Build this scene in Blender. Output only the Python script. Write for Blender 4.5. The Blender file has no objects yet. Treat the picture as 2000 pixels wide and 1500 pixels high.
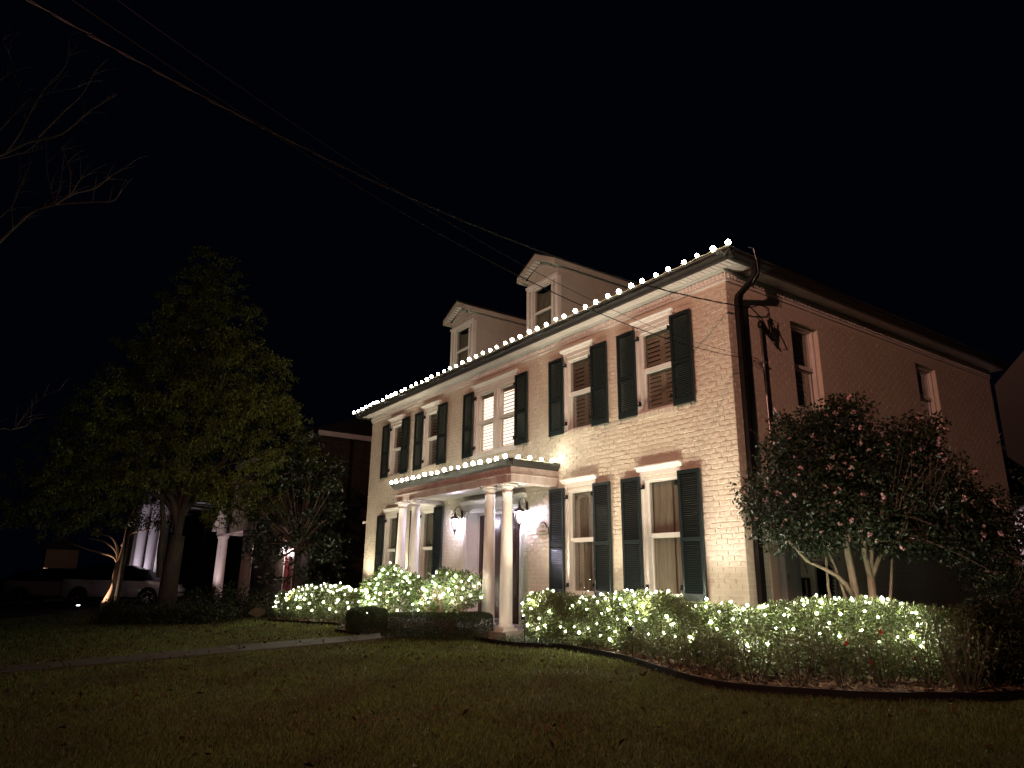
import bpy, math, random
import numpy as np
from mathutils import Vector, Matrix

SC = bpy.context.scene
COL = SC.collection
PI = math.pi

# ------------------------------------------------------------------ camera, world, exposure
cam_d = bpy.data.cameras.new('camera'); cam = bpy.data.objects.new('camera', cam_d); COL.objects.link(cam)
CAM = Vector((6.604, -8.790, 1.10))
yaw, pit, rol = math.radians(-55.19), math.radians(15.514), math.radians(0.663)
_f = Vector((math.sin(yaw)*math.cos(pit), math.cos(yaw)*math.cos(pit), math.sin(pit)))
_r = Vector((math.cos(yaw), -math.sin(yaw), 0)); _u = _r.cross(_f)
_r2 = _r*math.cos(rol) + _u*math.sin(rol); _u2 = -_r*math.sin(rol) + _u*math.cos(rol)
cam.matrix_world = Matrix(((_r2.x, _u2.x, -_f.x, CAM.x), (_r2.y, _u2.y, -_f.y, CAM.y), (_r2.z, _u2.z, -_f.z, CAM.z), (0, 0, 0, 1)))
cam_d.sensor_width = 36; cam_d.lens = 24.48; cam_d.clip_end = 600; cam_d.clip_start = 0.05
SC.camera = cam
world = bpy.data.worlds.new('World'); SC.world = world; world.use_nodes = True
bg = world.node_tree.nodes['Background']
bg.inputs[0].default_value = (0.10, 0.16, 0.42, 1); bg.inputs[1].default_value = 0.0035
SC.view_settings.view_transform = 'Standard'; SC.view_settings.look = 'None'
SC.view_settings.exposure = 0.12; SC.view_settings.gamma = 1.0; SC.view_settings.use_curve_mapping = False
SC.render.engine = 'CYCLES'
cy = SC.cycles
cy.use_denoising = True
cy.max_bounces = 6; cy.diffuse_bounces = 3; cy.glossy_bounces = 2; cy.transmission_bounces = 4; cy.transparent_max_bounces = 8
cy.sample_clamp_indirect = 3.0; cy.caustics_reflective = False; cy.caustics_refractive = False
cy.use_light_tree = True

# ------------------------------------------------------------------ materials
def nt(m):
    m.use_nodes = True
    return m.node_tree, m.node_tree.nodes, m.node_tree.links
def mat(name, col, rough=0.6, spec=0.3, metal=0.0, bump=0.0, bscale=40.0, var=0.0, vscale=3.0, island=0.0, coat=0.0, stretch=None, col2=None, detail=6):
    m = bpy.data.materials.new(name); t, N, L = nt(m); b = N['Principled BSDF']
    b.inputs['Base Color'].default_value = (*col, 1); b.inputs['Roughness'].default_value = rough
    b.inputs['Metallic'].default_value = metal; b.inputs['Specular IOR Level'].default_value = spec
    if coat: b.inputs['Coat Weight'].default_value = coat; b.inputs['Coat Roughness'].default_value = 0.05
    tc = N.new('ShaderNodeTexCoord'); mp = N.new('ShaderNodeMapping'); L.new(tc.outputs['Object'], mp.inputs[0])
    if stretch: mp.inputs['Scale'].default_value = stretch
    last = None
    if var > 0 or col2:
        n = N.new('ShaderNodeTexNoise'); n.inputs['Scale'].default_value = vscale; n.inputs['Detail'].default_value = detail; n.inputs['Roughness'].default_value = 0.65
        L.new(mp.outputs[0], n.inputs['Vector'])
        r = N.new('ShaderNodeValToRGB'); r.color_ramp.elements[0].position = 0.33; r.color_ramp.elements[1].position = 0.68
        c2 = col2 or tuple(c*(1-var) for c in col)
        r.color_ramp.elements[0].color = (*c2, 1); r.color_ramp.elements[1].color = (*col, 1)
        L.new(n.outputs['Fac'], r.inputs[0]); last = r.outputs[0]
    if island > 0:
        g = N.new('ShaderNodeNewGeometry'); h = N.new('ShaderNodeHueSaturation')
        mr = N.new('ShaderNodeMapRange'); mr.inputs[3].default_value = 1-island; mr.inputs[4].default_value = 1+island
        L.new(g.outputs['Random Per Island'], mr.inputs[0]); L.new(mr.outputs[0], h.inputs['Value'])
        m2 = N.new('ShaderNodeMath'); m2.operation = 'MULTIPLY_ADD'; m2.inputs[1].default_value = 7.31; m2.inputs[2].default_value = 0
        fr = N.new('ShaderNodeMath'); fr.operation = 'FRACT'; L.new(g.outputs['Random Per Island'], m2.inputs[0]); L.new(m2.outputs[0], fr.inputs[0])
        mh = N.new('ShaderNodeMapRange'); mh.inputs[3].default_value = 0.5-island*0.05; mh.inputs[4].default_value = 0.5+island*0.04
        L.new(fr.outputs[0], mh.inputs[0]); L.new(mh.outputs[0], h.inputs['Hue'])
        if last is None: h.inputs['Color'].default_value = (*col, 1)
        else: L.new(last, h.inputs['Color'])
        last = h.outputs[0]
    if last is not None: L.new(last, b.inputs['Base Color'])
    if bump > 0:
        n = N.new('ShaderNodeTexNoise'); n.inputs['Scale'].default_value = bscale; n.inputs['Detail'].default_value = 8; n.inputs['Roughness'].default_value = 0.6
        L.new(mp.outputs[0], n.inputs['Vector'])
        bp = N.new('ShaderNodeBump'); bp.inputs['Strength'].default_value = 1.0; bp.inputs['Distance'].default_value = bump
        L.new(n.outputs['Fac'], bp.inputs['Height']); L.new(bp.outputs[0], b.inputs['Normal'])
    return m
def emit(name, col, s):
    m = bpy.data.materials.new(name); t, N, L = nt(m); N.clear()
    o = N.new('ShaderNodeOutputMaterial'); e = N.new('ShaderNodeEmission'); e.inputs[0].default_value = (*col, 1); e.inputs[1].default_value = s
    L.new(e.outputs[0], o.inputs[0]); return m
def glassmat(name, refl=0.12, tint=(0.93, 0.95, 0.93), rough=0.01):
    m = bpy.data.materials.new(name); t, N, L = nt(m); N.clear()
    o = N.new('ShaderNodeOutputMaterial'); tr = N.new('ShaderNodeBsdfTransparent'); tr.inputs[0].default_value = (*tint, 1)
    gl = N.new('ShaderNodeBsdfGlossy'); gl.inputs['Roughness'].default_value = rough; mx = N.new('ShaderNodeMixShader')
    lw = N.new('ShaderNodeLayerWeight'); lw.inputs[0].default_value = 0.25
    mr = N.new('ShaderNodeMapRange'); mr.inputs[3].default_value = refl*0.6; mr.inputs[4].default_value = min(1, refl*4)
    L.new(lw.outputs['Fresnel'], mr.inputs[0]); L.new(mr.outputs[0], mx.inputs[0]); L.new(tr.outputs[0], mx.inputs[1]); L.new(gl.outputs[0], mx.inputs[2]); L.new(mx.outputs[0], o.inputs[0])
    return m
def leafmat(name, col, rough=0.45, spec=0.45, island=0.5, trans=0.25, **kw):
    m = mat(name, col, rough, spec, island=island, **kw); t, N, L = nt(m)
    b = N['Principled BSDF']; o = [n for n in N if n.type == 'OUTPUT_MATERIAL'][0]
    tl = N.new('ShaderNodeBsdfTranslucent'); mx = N.new('ShaderNodeMixShader'); mx.inputs[0].default_value = trans
    src = b.inputs['Base Color'].links[0].from_socket; L.new(src, tl.inputs[0])
    L.new(b.outputs[0], mx.inputs[1]); L.new(tl.outputs[0], mx.inputs[2]); L.new(mx.outputs[0], o.inputs[0])
    return m
M = dict(
 brick=mat('painted_brick', (0.72, 0.67, 0.56), 0.6, 0.3, bump=0.010, bscale=22, var=0.2, vscale=1.3, col2=(0.60, 0.55, 0.44)),
 mortar=mat('painted_joint', (0.71, 0.66, 0.55), 0.7, 0.2, bump=0.006, bscale=45),
 trim=mat('white_trim', (0.80, 0.78, 0.73), 0.45, 0.4, bump=0.0015, bscale=30, var=0.12, vscale=2.5),
 stained=mat('stained_trim', (0.76, 0.72, 0.67), 0.5, 0.4, bump=0.002, bscale=40, vscale=2.2, col2=(0.46, 0.36, 0.33), stretch=(1, 1, 0.3)),
 scroll=mat('scroll_trim', (0.66, 0.58, 0.52), 0.5, 0.4, vscale=2.2, col2=(0.30, 0.19, 0.17)),
 shutter=mat('green_shutter', (0.015, 0.023, 0.024), 0.35, 0.5, bump=0.001, bscale=60, var=0.2),
 gutter=mat('dark_gutter', (0.035, 0.033, 0.030), 0.4, 0.5, var=0.4, vscale=6),
 downspout=mat('dark_downspout', (0.010, 0.008, 0.008), 0.45, 0.3, var=0.3, vscale=4),
 soffit=mat('soffit_board', (0.72, 0.67, 0.62), 0.5, 0.3, var=0.12, vscale=8, island=0.06),
 shingle=mat('roof_shingle', (0.045, 0.042, 0.04), 0.85, 0.2, bump=0.02, bscale=14, var=0.4, vscale=9),
 siding=mat('dormer_siding', (0.56, 0.54, 0.46), 0.55, 0.3, bump=0.002, bscale=25, var=0.15, vscale=3),
 glass=glassmat('window_glass', 0.11),
 lglass=glassmat('lantern_glass', 0.10, (0.95, 0.95, 1.0)),
 curtain=mat('curtain', (0.44, 0.37, 0.31), 0.9, 0.1, var=0.25, vscale=2.5, stretch=(12, 12, .6)),
 drape=mat('dormer_drape', (0.40, 0.37, 0.30), 0.9, 0.1, var=0.25, vscale=2.5, stretch=(8, 8, 1)),
 inner=mat('interior_shutter_dimmed', (0.44, 0.38, 0.31), 0.5, 0.3),  # white shutters coloured tan, the dim light put into the colour
 innerw=mat('interior_shutter_white', (0.55, 0.46, 0.38), 0.45, 0.3),
 innerc=mat('interior_shutter_cool', (0.62, 0.70, 0.75), 0.4, 0.4),
 dark=mat('dark_room', (0.02, 0.018, 0.016), 0.9, 0.1),
 room=emit('lit_room', (1.0, 0.76, 0.62), 3.2),
 door=mat('mahogany_door', (0.045, 0.018, 0.013), 0.25, 0.5, bump=0.001, bscale=30, var=0.4, vscale=5, stretch=(6, 6, .6)),
 reddoor=mat('red_door', (0.16, 0.02, 0.015), 0.35, 0.5),
 iron=mat('black_iron', (0.012, 0.011, 0.011), 0.4, 0.5),
 bronze=mat('bronze_lantern', (0.035, 0.022, 0.018), 0.35, 0.5, metal=0.5),
 bulb=emit('roof_bulb', (1.0, 0.97, 0.76), 75.0),
 tiny=emit('fairy_bulb', (1.0, 0.97, 0.72), 340.0),
 lamp=emit('lantern_lamp', (0.95, 0.90, 1.0), 60.0),
 slamp=emit('street_lamp_lens', (1.0, 0.62, 0.42), 30.0),
 spotlens=emit('spot_lens', (1.0, 0.93, 0.85), 25.0),
 wire=mat('light_wire', (0.75, 0.74, 0.50), 0.5, 0.3),
 cable=mat('black_cable', (0.004, 0.004, 0.004), 0.6, 0.15),
 gcable=mat('grey_cable', (0.012, 0.012, 0.012), 0.6, 0.2),
 steel=mat('galvanised_steel', (0.35, 0.33, 0.31), 0.35, 0.5, metal=0.8, var=0.3),
 greybox=mat('grey_box', (0.16, 0.155, 0.15), 0.5, 0.4, var=0.15),
 beigebox=mat('beige_panel', (0.36, 0.30, 0.25), 0.6, 0.3, var=0.15),
 plaque=mat('plaque', (0.32, 0.27, 0.18), 0.5, 0.3), plaquet=mat('plaque_text', (0.13, 0.095, 0.03), 0.5, 0.3),
 lawn=mat('lawn_soil', (0.075, 0.092, 0.035), 0.9, 0.1, bump=0.02, bscale=12, vscale=0.9, col2=(0.055, 0.058, 0.022)),
 grass=leafmat('grass_blade', (0.125, 0.170, 0.046), 0.6, 0.2, 0.6, 0.2, vscale=0.75, col2=(0.085, 0.085, 0.035), detail=4),
 dryleaf=mat('fallen_leaf', (0.065, 0.045, 0.02), 0.7, 0.2, island=0.5),
 mulch=mat('mulch_soil', (0.035, 0.025, 0.018), 0.95, 0.1, bump=0.03, bscale=18, var=0.5, vscale=9),
 chip=mat('mulch_chip', (0.14, 0.095, 0.062), 0.85, 0.15, island=0.6),
 edging=mat('black_edging', (0.010, 0.009, 0.008), 0.7, 0.15, var=0.3),
 concrete=mat('walk_concrete', (0.10, 0.095, 0.075), 0.85, 0.2, bump=0.004, bscale=30, var=0.35, vscale=2.2),
 porchstone=mat('porch_stone', (0.30, 0.28, 0.24), 0.8, 0.2, bump=0.003, bscale=30, var=0.3, vscale=3),
 asphalt=mat('drive_asphalt', (0.05, 0.048, 0.045), 0.9, 0.2, bump=0.006, bscale=50, var=0.3),
 hedge=leafmat('hedge_leaf', (0.080, 0.105, 0.036), 0.38, 0.6),
 hedge2=leafmat('left_hedge_leaf', (0.080, 0.105, 0.036), 0.38, 0.6),
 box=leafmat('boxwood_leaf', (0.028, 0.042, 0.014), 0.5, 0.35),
 bush=leafmat('laurel_leaf', (0.085, 0.130, 0.042), 0.35, 0.5),
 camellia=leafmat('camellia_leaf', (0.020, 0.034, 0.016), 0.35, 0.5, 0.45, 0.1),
 petal=leafmat('camellia_petal', (0.75, 0.52, 0.55), 0.6, 0.2, 0.25, 0.3),
 rose=leafmat('red_petal', (0.25, 0.008, 0.01), 0.6, 0.2, 0.2, 0.3),
 oak=leafmat('oak_leaf', (0.105, 0.122, 0.025), 0.55, 0.3, 0.5, 0.3),
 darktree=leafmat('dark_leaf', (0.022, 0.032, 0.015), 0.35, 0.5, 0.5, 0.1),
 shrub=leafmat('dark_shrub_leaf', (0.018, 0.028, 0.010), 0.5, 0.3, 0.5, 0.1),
 lily=leafmat('strap_leaf', (0.035, 0.060, 0.022), 0.35, 0.5, 0.4, 0.15),
 bark=mat('oak_bark', (0.085, 0.072, 0.055), 0.9, 0.15, bump=0.03, bscale=14, var=0.4, vscale=5, stretch=(1, 1, .3)),
 palebark=mat('pale_bark', (0.36, 0.30, 0.22), 0.7, 0.2, bump=0.006, bscale=20, var=0.35, vscale=7, stretch=(1, 1, .4)),
 crapebark=mat('crape_bark', (0.55, 0.36, 0.24), 0.6, 0.2, bump=0.006, bscale=15, var=0.35, vscale=6, stretch=(1, 1, .3)),
 twig=mat('twig_bark', (0.085, 0.072, 0.05), 0.8, 0.2, var=0.3, vscale=8),
 twiglit=mat('lit_toned_twig', (0.34, 0.26, 0.20), 0.7, 0.2),  # paler copy of the twig colour, lit look painted in
 camtwig=mat('camellia_twig', (0.15, 0.115, 0.09), 0.7, 0.2),
 bare=mat('bare_branch_bark', (0.075, 0.06, 0.05), 0.8, 0.2, var=0.4, vscale=3),
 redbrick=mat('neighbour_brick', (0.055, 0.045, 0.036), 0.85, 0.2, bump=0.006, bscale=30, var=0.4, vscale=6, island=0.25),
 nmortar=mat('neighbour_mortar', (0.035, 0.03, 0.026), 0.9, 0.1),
 pale=mat('neighbour_trim', (0.52, 0.46, 0.45), 0.6, 0.3, var=0.15),
 pinkwall=mat('pink_stucco', (0.6, 0.5, 0.5), 0.8, 0.2, bump=0.004, bscale=40, var=0.1),
 beige=mat('beige_stucco', (0.34, 0.24, 0.17), 0.8, 0.2, var=0.2),
 signback=mat('sign_back', (0.062, 0.06, 0.058), 0.5, 0.4, metal=0.3, var=0.12, vscale=4),
 paint_w=mat('car_paint_pearl', (0.34, 0.32, 0.36), 0.25, 0.5, metal=0.0, coat=0.6),
 paint_t=mat('car_paint_tan', (0.38, 0.28, 0.21), 0.25, 0.5, metal=0.0, coat=0.6),
 carglass=mat('car_glass', (0.004, 0.004, 0.005), 0.06, 0.6),
 tyre=mat('tyre_rubber', (0.010, 0.010, 0.010), 0.8, 0.2),
 rim=mat('alloy_rim', (0.45, 0.42, 0.42), 0.25, 0.5, metal=0.8),
 tail=mat('tail_lamp', (0.10, 0.03, 0.03), 0.15, 0.6, coat=0.5),
 stone=mat('beige_ornament', (0.09, 0.07, 0.04), 0.8, 0.2, var=0.3, vscale=20),
 pole=mat('wooden_pole', (0.09, 0.07, 0.05), 0.9, 0.1, bump=0.01, bscale=20, stretch=(1, 1, .2)),
)

# ------------------------------------------------------------------ mesh helpers
def tag(o, label=None, cat=None, group=None, kind=None):
    if label: o['label'] = label
    if cat: o['category'] = cat
    if group: o['group'] = group
    if kind: o['kind'] = kind
    return o
def empty(name, loc=(0, 0, 0), parent=None, rz=0.0, **k):
    o = bpy.data.objects.new(name, None); COL.objects.link(o); o.empty_display_size = 0.1
    o.parent = parent; o.location = loc; o.rotation_euler = (0, 0, rz); tag(o, **k); return o
def place(name, me, parent=None, loc=(0, 0, 0), rot=(0, 0, 0), scale=(1, 1, 1), **k):
    o = bpy.data.objects.new(name, me); COL.objects.link(o); o.parent = parent
    o.location = loc; o.rotation_euler = rot; o.scale = scale; tag(o, **k); return o
class MB:
    def __init__(s): s.v = []; s.f = []
    def add(s, vs, fs):
        n = len(s.v); s.v += [tuple(v) for v in vs]; s.f += [tuple(i+n for i in f) for f in fs]; return s
    def box(s, x0, x1, y0, y1, z0, z1):
        return s.add([(x0, y0, z0), (x1, y0, z0), (x1, y1, z0), (x0, y1, z0), (x0, y0, z1), (x1, y0, z1), (x1, y1, z1), (x0, y1, z1)],
                     [(3, 2, 1, 0), (4, 5, 6, 7), (0, 1, 5, 4), (1, 2, 6, 5), (2, 3, 7, 6), (3, 0, 4, 7)])
    def prism(s, pts, axis, a, b):   # pts: 2-D outline, extruded along axis from a to b
        n = len(pts)
        def P(p, t): return {0: (t, p[0], p[1]), 1: (p[0], t, p[1]), 2: (p[0], p[1], t)}[axis]
        return s.add([P(p, a) for p in pts]+[P(p, b) for p in pts],
                     [tuple(range(n))[::-1], tuple(range(n, 2*n))]+[(i, (i+1) % n, n+(i+1) % n, n+i) for i in range(n)])
    def lathe(s, prof, c=(0, 0, 0), n=14):
        vs = []; fs = []
        for (r, z) in prof:
            for i in range(n):
                a = 2*PI*i/n; vs.append((c[0]+r*math.cos(a), c[1]+r*math.sin(a), c[2]+z))
        for j in range(len(prof)-1):
            for i in range(n):
                fs.append((j*n+i, j*n+(i+1) % n, (j+1)*n+(i+1) % n, (j+1)*n+i))
        fs.append(tuple(range(n))[::-1]); fs.append(tuple(range((len(prof)-1)*n, len(prof)*n)))
        return s.add(vs, fs)
    def tube(s, pts, r0, r1=None, n=6, closed=False):
        r1 = r0 if r1 is None else r1; pts = [Vector(p) for p in pts]; m = len(pts); vs = []; fs = []
        up = Vector((0.13, 0.21, 0.97))
        for i, p in enumerate(pts):
            d = (pts[min(i+1, m-1)]-pts[max(i-1, 0)])
            if d.length < 1e-9: d = Vector((0, 0, 1))
            d.normalize(); a = d.cross(up)
            if a.length < 1e-3: a = d.cross(Vector((1, 0, 0)))
            a.normalize(); b = d.cross(a); t = i/max(1, m-1)
            r = r0(t) if callable(r0) else r0+(r1-r0)*t
            for k in range(n):
                q = 2*PI*k/n; vs.append(p+a*(r*math.cos(q))+b*(r*math.sin(q)))
        for i in range(m-1):
            for k in range(n): fs.append((i*n+k, i*n+(k+1) % n, (i+1)*n+(k+1) % n, (i+1)*n+k))
        fs.append(tuple(range(n))[::-1]); fs.append(tuple(range((m-1)*n, m*n)))
        return s.add(vs, fs)
    def mesh(s, name, m, smooth=False):
        me = bpy.data.meshes.new(name); me.from_pydata(s.v, [], s.f)
        if smooth: me.shade_smooth()
        me.materials.append(M[m] if isinstance(m, str) else m); return me
    def build(s, name, m, parent=None, smooth=False, world=True, **k):
        o = place(name, s.mesh(name, m, smooth), parent, **k)
        if parent is not None and world:
            p = parent; off = Vector((0, 0, 0))
            while p is not None: off += p.location; p = p.parent
            o.data.transform(Matrix.Translation(-off))
        return o
def fast_mesh(name, V, F, m, smooth=False):     # V (n,3); F (k,3 or 4) numpy
    me = bpy.data.meshes.new(name); k = F.shape[1]
    me.vertices.add(len(V)); me.vertices.foreach_set('co', V.astype(np.float32).ravel())
    me.loops.add(F.size); me.loops.foreach_set('vertex_index', F.astype(np.int32).ravel())
    me.polygons.add(len(F)); me.polygons.foreach_set('loop_start', np.arange(0, F.size, k, dtype=np.int32))
    me.update(calc_edges=True); me.materials.append(M[m])
    if smooth: me.shade_smooth()
    return me
def unit(a): return a/np.maximum(np.linalg.norm(a, axis=-1, keepdims=True), 1e-9)
def leaf_mesh(name, P, size, m, rng, aspect=2.3, droop=0.2, out=None, fold=0.25, jit=0.35):
    n = len(P); d = unit(rng.normal(size=(n, 3)) + (0 if out is None else out*1.2) + np.array([0, 0, -droop*2]))
    q = unit(np.cross(d, rng.normal(size=(n, 3)))); w = np.cross(d, q)
    L = size*(1+jit*rng.uniform(-1, 1, (n, 1))); W = L/aspect/2
    A = P; T = P+d*L; ml = P+d*L*0.45+q*W+w*W*fold; mr = P+d*L*0.45-q*W+w*W*fold
    V = np.stack([A, ml, T, mr], 1).reshape(-1, 3); b = np.arange(n)[:, None]*4
    F = np.concatenate([b+np.array([[0, 1, 2]]), b+np.array([[0, 2, 3]])], 0)
    return fast_mesh(name, V, F, m)
def gz(x, y):
    t = np.clip((-1.3-np.asarray(y, float))/7.5, 0, 1.6)
    return -0.5*t
def gzf(x, y): return float(gz(x, y))
def curvepts(A, B, bend, n=6):
    A, B = Vector(A), Vector(B); return [A.lerp(B, i/n)+Vector(bend)*(4*(i/n)*(1-i/n)) for i in range(n+1)]
R = random.Random(4)

# ------------------------------------------------------------------ ground, beds, walk
def ground():
    xs = np.concatenate([[-220, -120, -70, -50], np.arange(-42, 12.1, 0.5), [16, 25, 50, 120, 220]])
    ys = np.concatenate([[-200, -100, -50, -30], np.arange(-20, 6.1, 0.5), [10, 20, 40, 90, 200]])
    X, Y = np.meshgrid(xs, ys); Z = gz(X, Y)+0.012*np.sin(X*1.3+Y*.7)*np.sin(Y*1.1-X*.4)
    Z = np.where(Y > -2.6, gz(X, Y)-0.012, Z-0.012)
    V = np.stack([X, Y, Z], -1).reshape(-1, 3); nx = len(xs); ny = len(ys)
    i, j = np.meshgrid(np.arange(nx-1), np.arange(ny-1)); a = (j*nx+i).ravel()
    F = np.stack([a, a+1, a+1+nx, a+nx], 1)
    place('ground', fast_mesh('ground', V, F, 'lawn', True), kind='structure')
ground()
EDGE = [(-5.0, -1.5), (-4.6, -1.62), (-3.55, -1.62), (-2.9, -1.35), (-2.28, -1.32), (-1.35, -1.42), (-0.66, -1.60), (0.04, -1.86), (0.8, -2.08), (1.35, -2.10), (2.08, -1.84), (2.73, -1.5), (3.17, -0.95), (3.38, -0.3), (3.5, 0.6), (3.55, 2.5)]
def smooth_path(P, k=5):
    P = [Vector((*p, 0)) if len(p) == 2 else Vector(p) for p in P]; out = []
    for i in range(len(P)-1):
        p0, p1, p2, p3 = P[max(i-1, 0)], P[i], P[i+1], P[min(i+2, len(P)-1)]
        for j in range(k):
            t = j/k; out.append(0.5*((2*p1)+(-p0+p2)*t+(2*p0-5*p1+4*p2-p3)*t*t+(-p0+3*p1-3*p2+p3)*t**3))
    out.append(P[-1]); return out
EP = smooth_path(EDGE)
def strip(name, path, w, h, m, base=0.0, **k):
    b = MB(); n = len(path); vs = []
    for i, p in enumerate(path):
        d = (path[min(i+1, n-1)]-path[max(i-1, 0)]); d.z = 0; d.normalize(); s = Vector((-d.y, d.x, 0))*w/2; g = gzf(p.x, p.y)+base
        for sg, zz in ((-1, -0.06), (1, -0.06), (1, h), (-1, h)): q = p+s*sg; vs.append((q.x, q.y, g+zz))
    fs = [(i*4+a, i*4+(a+1) % 4, i*4+4+(a+1) % 4, i*4+4+a) for i in range(n-1) for a in range(4)]+[(3, 2, 1, 0), (n*4-4, n*4-3, n*4-2, n*4-1)]
    b.add(vs, fs); return b.build(name, m, **k)
strip('bed_edging', EP, 0.03, 0.075, 'edging', label='black curved edging strip along the front of the right flower bed', cat='garden edging')
def bed(name, front, backy, m='mulch'):
    b = MB()
    for i in range(len(front)-1):
        p, q = front[i], front[i+1]
        rows = 5; vs = []; 
        for (s) in (p, q):
            for r in range(rows+1):
                y = s.y+(backy-s.y)*r/rows; vs.append((s.x, y, gzf(s.x, y)+0.014))
        fs = [(r, r+rows+1, r+rows+2, r+1) for r in range(rows)]
        b.add(vs, fs)
    return b.build(name, m, kind='structure')
bed('mulch_bed', [Vector((p.x, p.y+.01, 0)) for p in EP if p.x <= 3.5], 0.0)
LB = smooth_path([(-14.3, -2.2), (-13.6, -2.75), (-12.9, -2.78), (-11.5, -2.45), (-10.2, -2.15), (-9.4, -2.3), (-8.9, -2.65), (-7.6, -2.65)])
strip('bed_edging', LB, 0.03, 0.06, 'edging', label='black edging strip in front of the lit hedge left of the porch', cat='garden edging')
bed('mulch_bed', LB, 0.0)
def chips():
    rng = np.random.default_rng(5); n = 16000
    ex = np.array([p.x for p in EP]); ey = np.array([p.y for p in EP])
    x = np.concatenate([rng.uniform(-4.9, 3.4, n), rng.uniform(-14, -7.7, 3000)]); lx = np.array([p.x for p in LB]); ly = np.array([p.y for p in LB])
    e = np.where(x > -5.5, np.interp(x, ex[:-8], ey[:-8]), np.interp(x, lx, ly)); y = e+0.03+rng.uniform(0, 1, len(x))**1.5*(1.7)
    P = np.stack([x, y, gz(x, y)+0.02+rng.uniform(0, .012, len(x))], 1)
    L = rng.uniform(.015, .05, (len(x), 1)); a = rng.uniform(0, 6.28, (len(x), 1)); d = np.concatenate([np.cos(a), np.sin(a), rng.normal(0, .25, a.shape)], 1)
    q = np.concatenate([-np.sin(a), np.cos(a), rng.normal(0, .25, a.shape)], 1); W = L*.35
    V = np.stack([P-d*L-q*W, P+d*L-q*W, P+d*L+q*W, P-d*L+q*W], 1).reshape(-1, 3)
    place('mulch', fast_mesh('mulch', V, np.arange(len(V)).reshape(-1, 4), 'chip'), label='loose brown wood chips spread over the flower beds', cat='mulch', kind='stuff')
chips()
# front walk: slabs with joints
def walk():
    A = [Vector((-7.35, -1.36)), Vector((-6.25, -1.36))]; B = [Vector((-9.5, -12.0)), Vector((-8.75, -12.0))]
    A = [Vector((-7.28, -1.36)), Vector((-6.28, -1.36))]; L0 = Vector((-9.05, -10.6)); R0 = Vector((-8.62, -10.6))
    rt = empty('front_walk', (-7, -5, gzf(-7, -5)), kind='structure')
    left = [(-1.36, -7.25), (-2.83, -7.51), (-3.65, -7.80), (-5.49, -8.18), (-7.14, -8.52), (-8.61, -8.86), (-14.0, -10.1)]
    right = [(-1.36, -6.28), (-2.71, -6.54), (-4.01, -6.82), (-5.70, -7.20), (-7.22, -7.58), (-8.61, -7.92), (-14.0, -9.2)]
    def at(tab, y):
        for (y0, x0), (y1, x1) in zip(tab, tab[1:]):
            if y1 <= y <= y0: return x0+(x1-x0)*(y-y0)/(y1-y0)
        return tab[-1][1]
    y = -1.37; ys = []
    while y > -13.6: ys.append((y, y-1.28+0.018)); y -= 1.28
    for a, b_ in ys:
        b = MB(); vs = []
        for yy in (a, (a+b_)/2, b_):
            for x in (at(left, yy), at(right, yy)):
                vs += [(x, yy, gzf(x, yy)-.05), (x, yy, gzf(x, yy)+.03)]
        fs = [(1, 3, 7, 5), (5, 7, 11, 9), (0, 1, 5, 4), (4, 5, 9, 8), (2, 6, 7, 3), (6, 10, 11, 7), (0, 2, 3, 1), (8, 9, 11, 10)]
        b.add(vs, fs).build('slab', 'concrete', rt)
    return left, right
WL, WR = walk()
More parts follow.
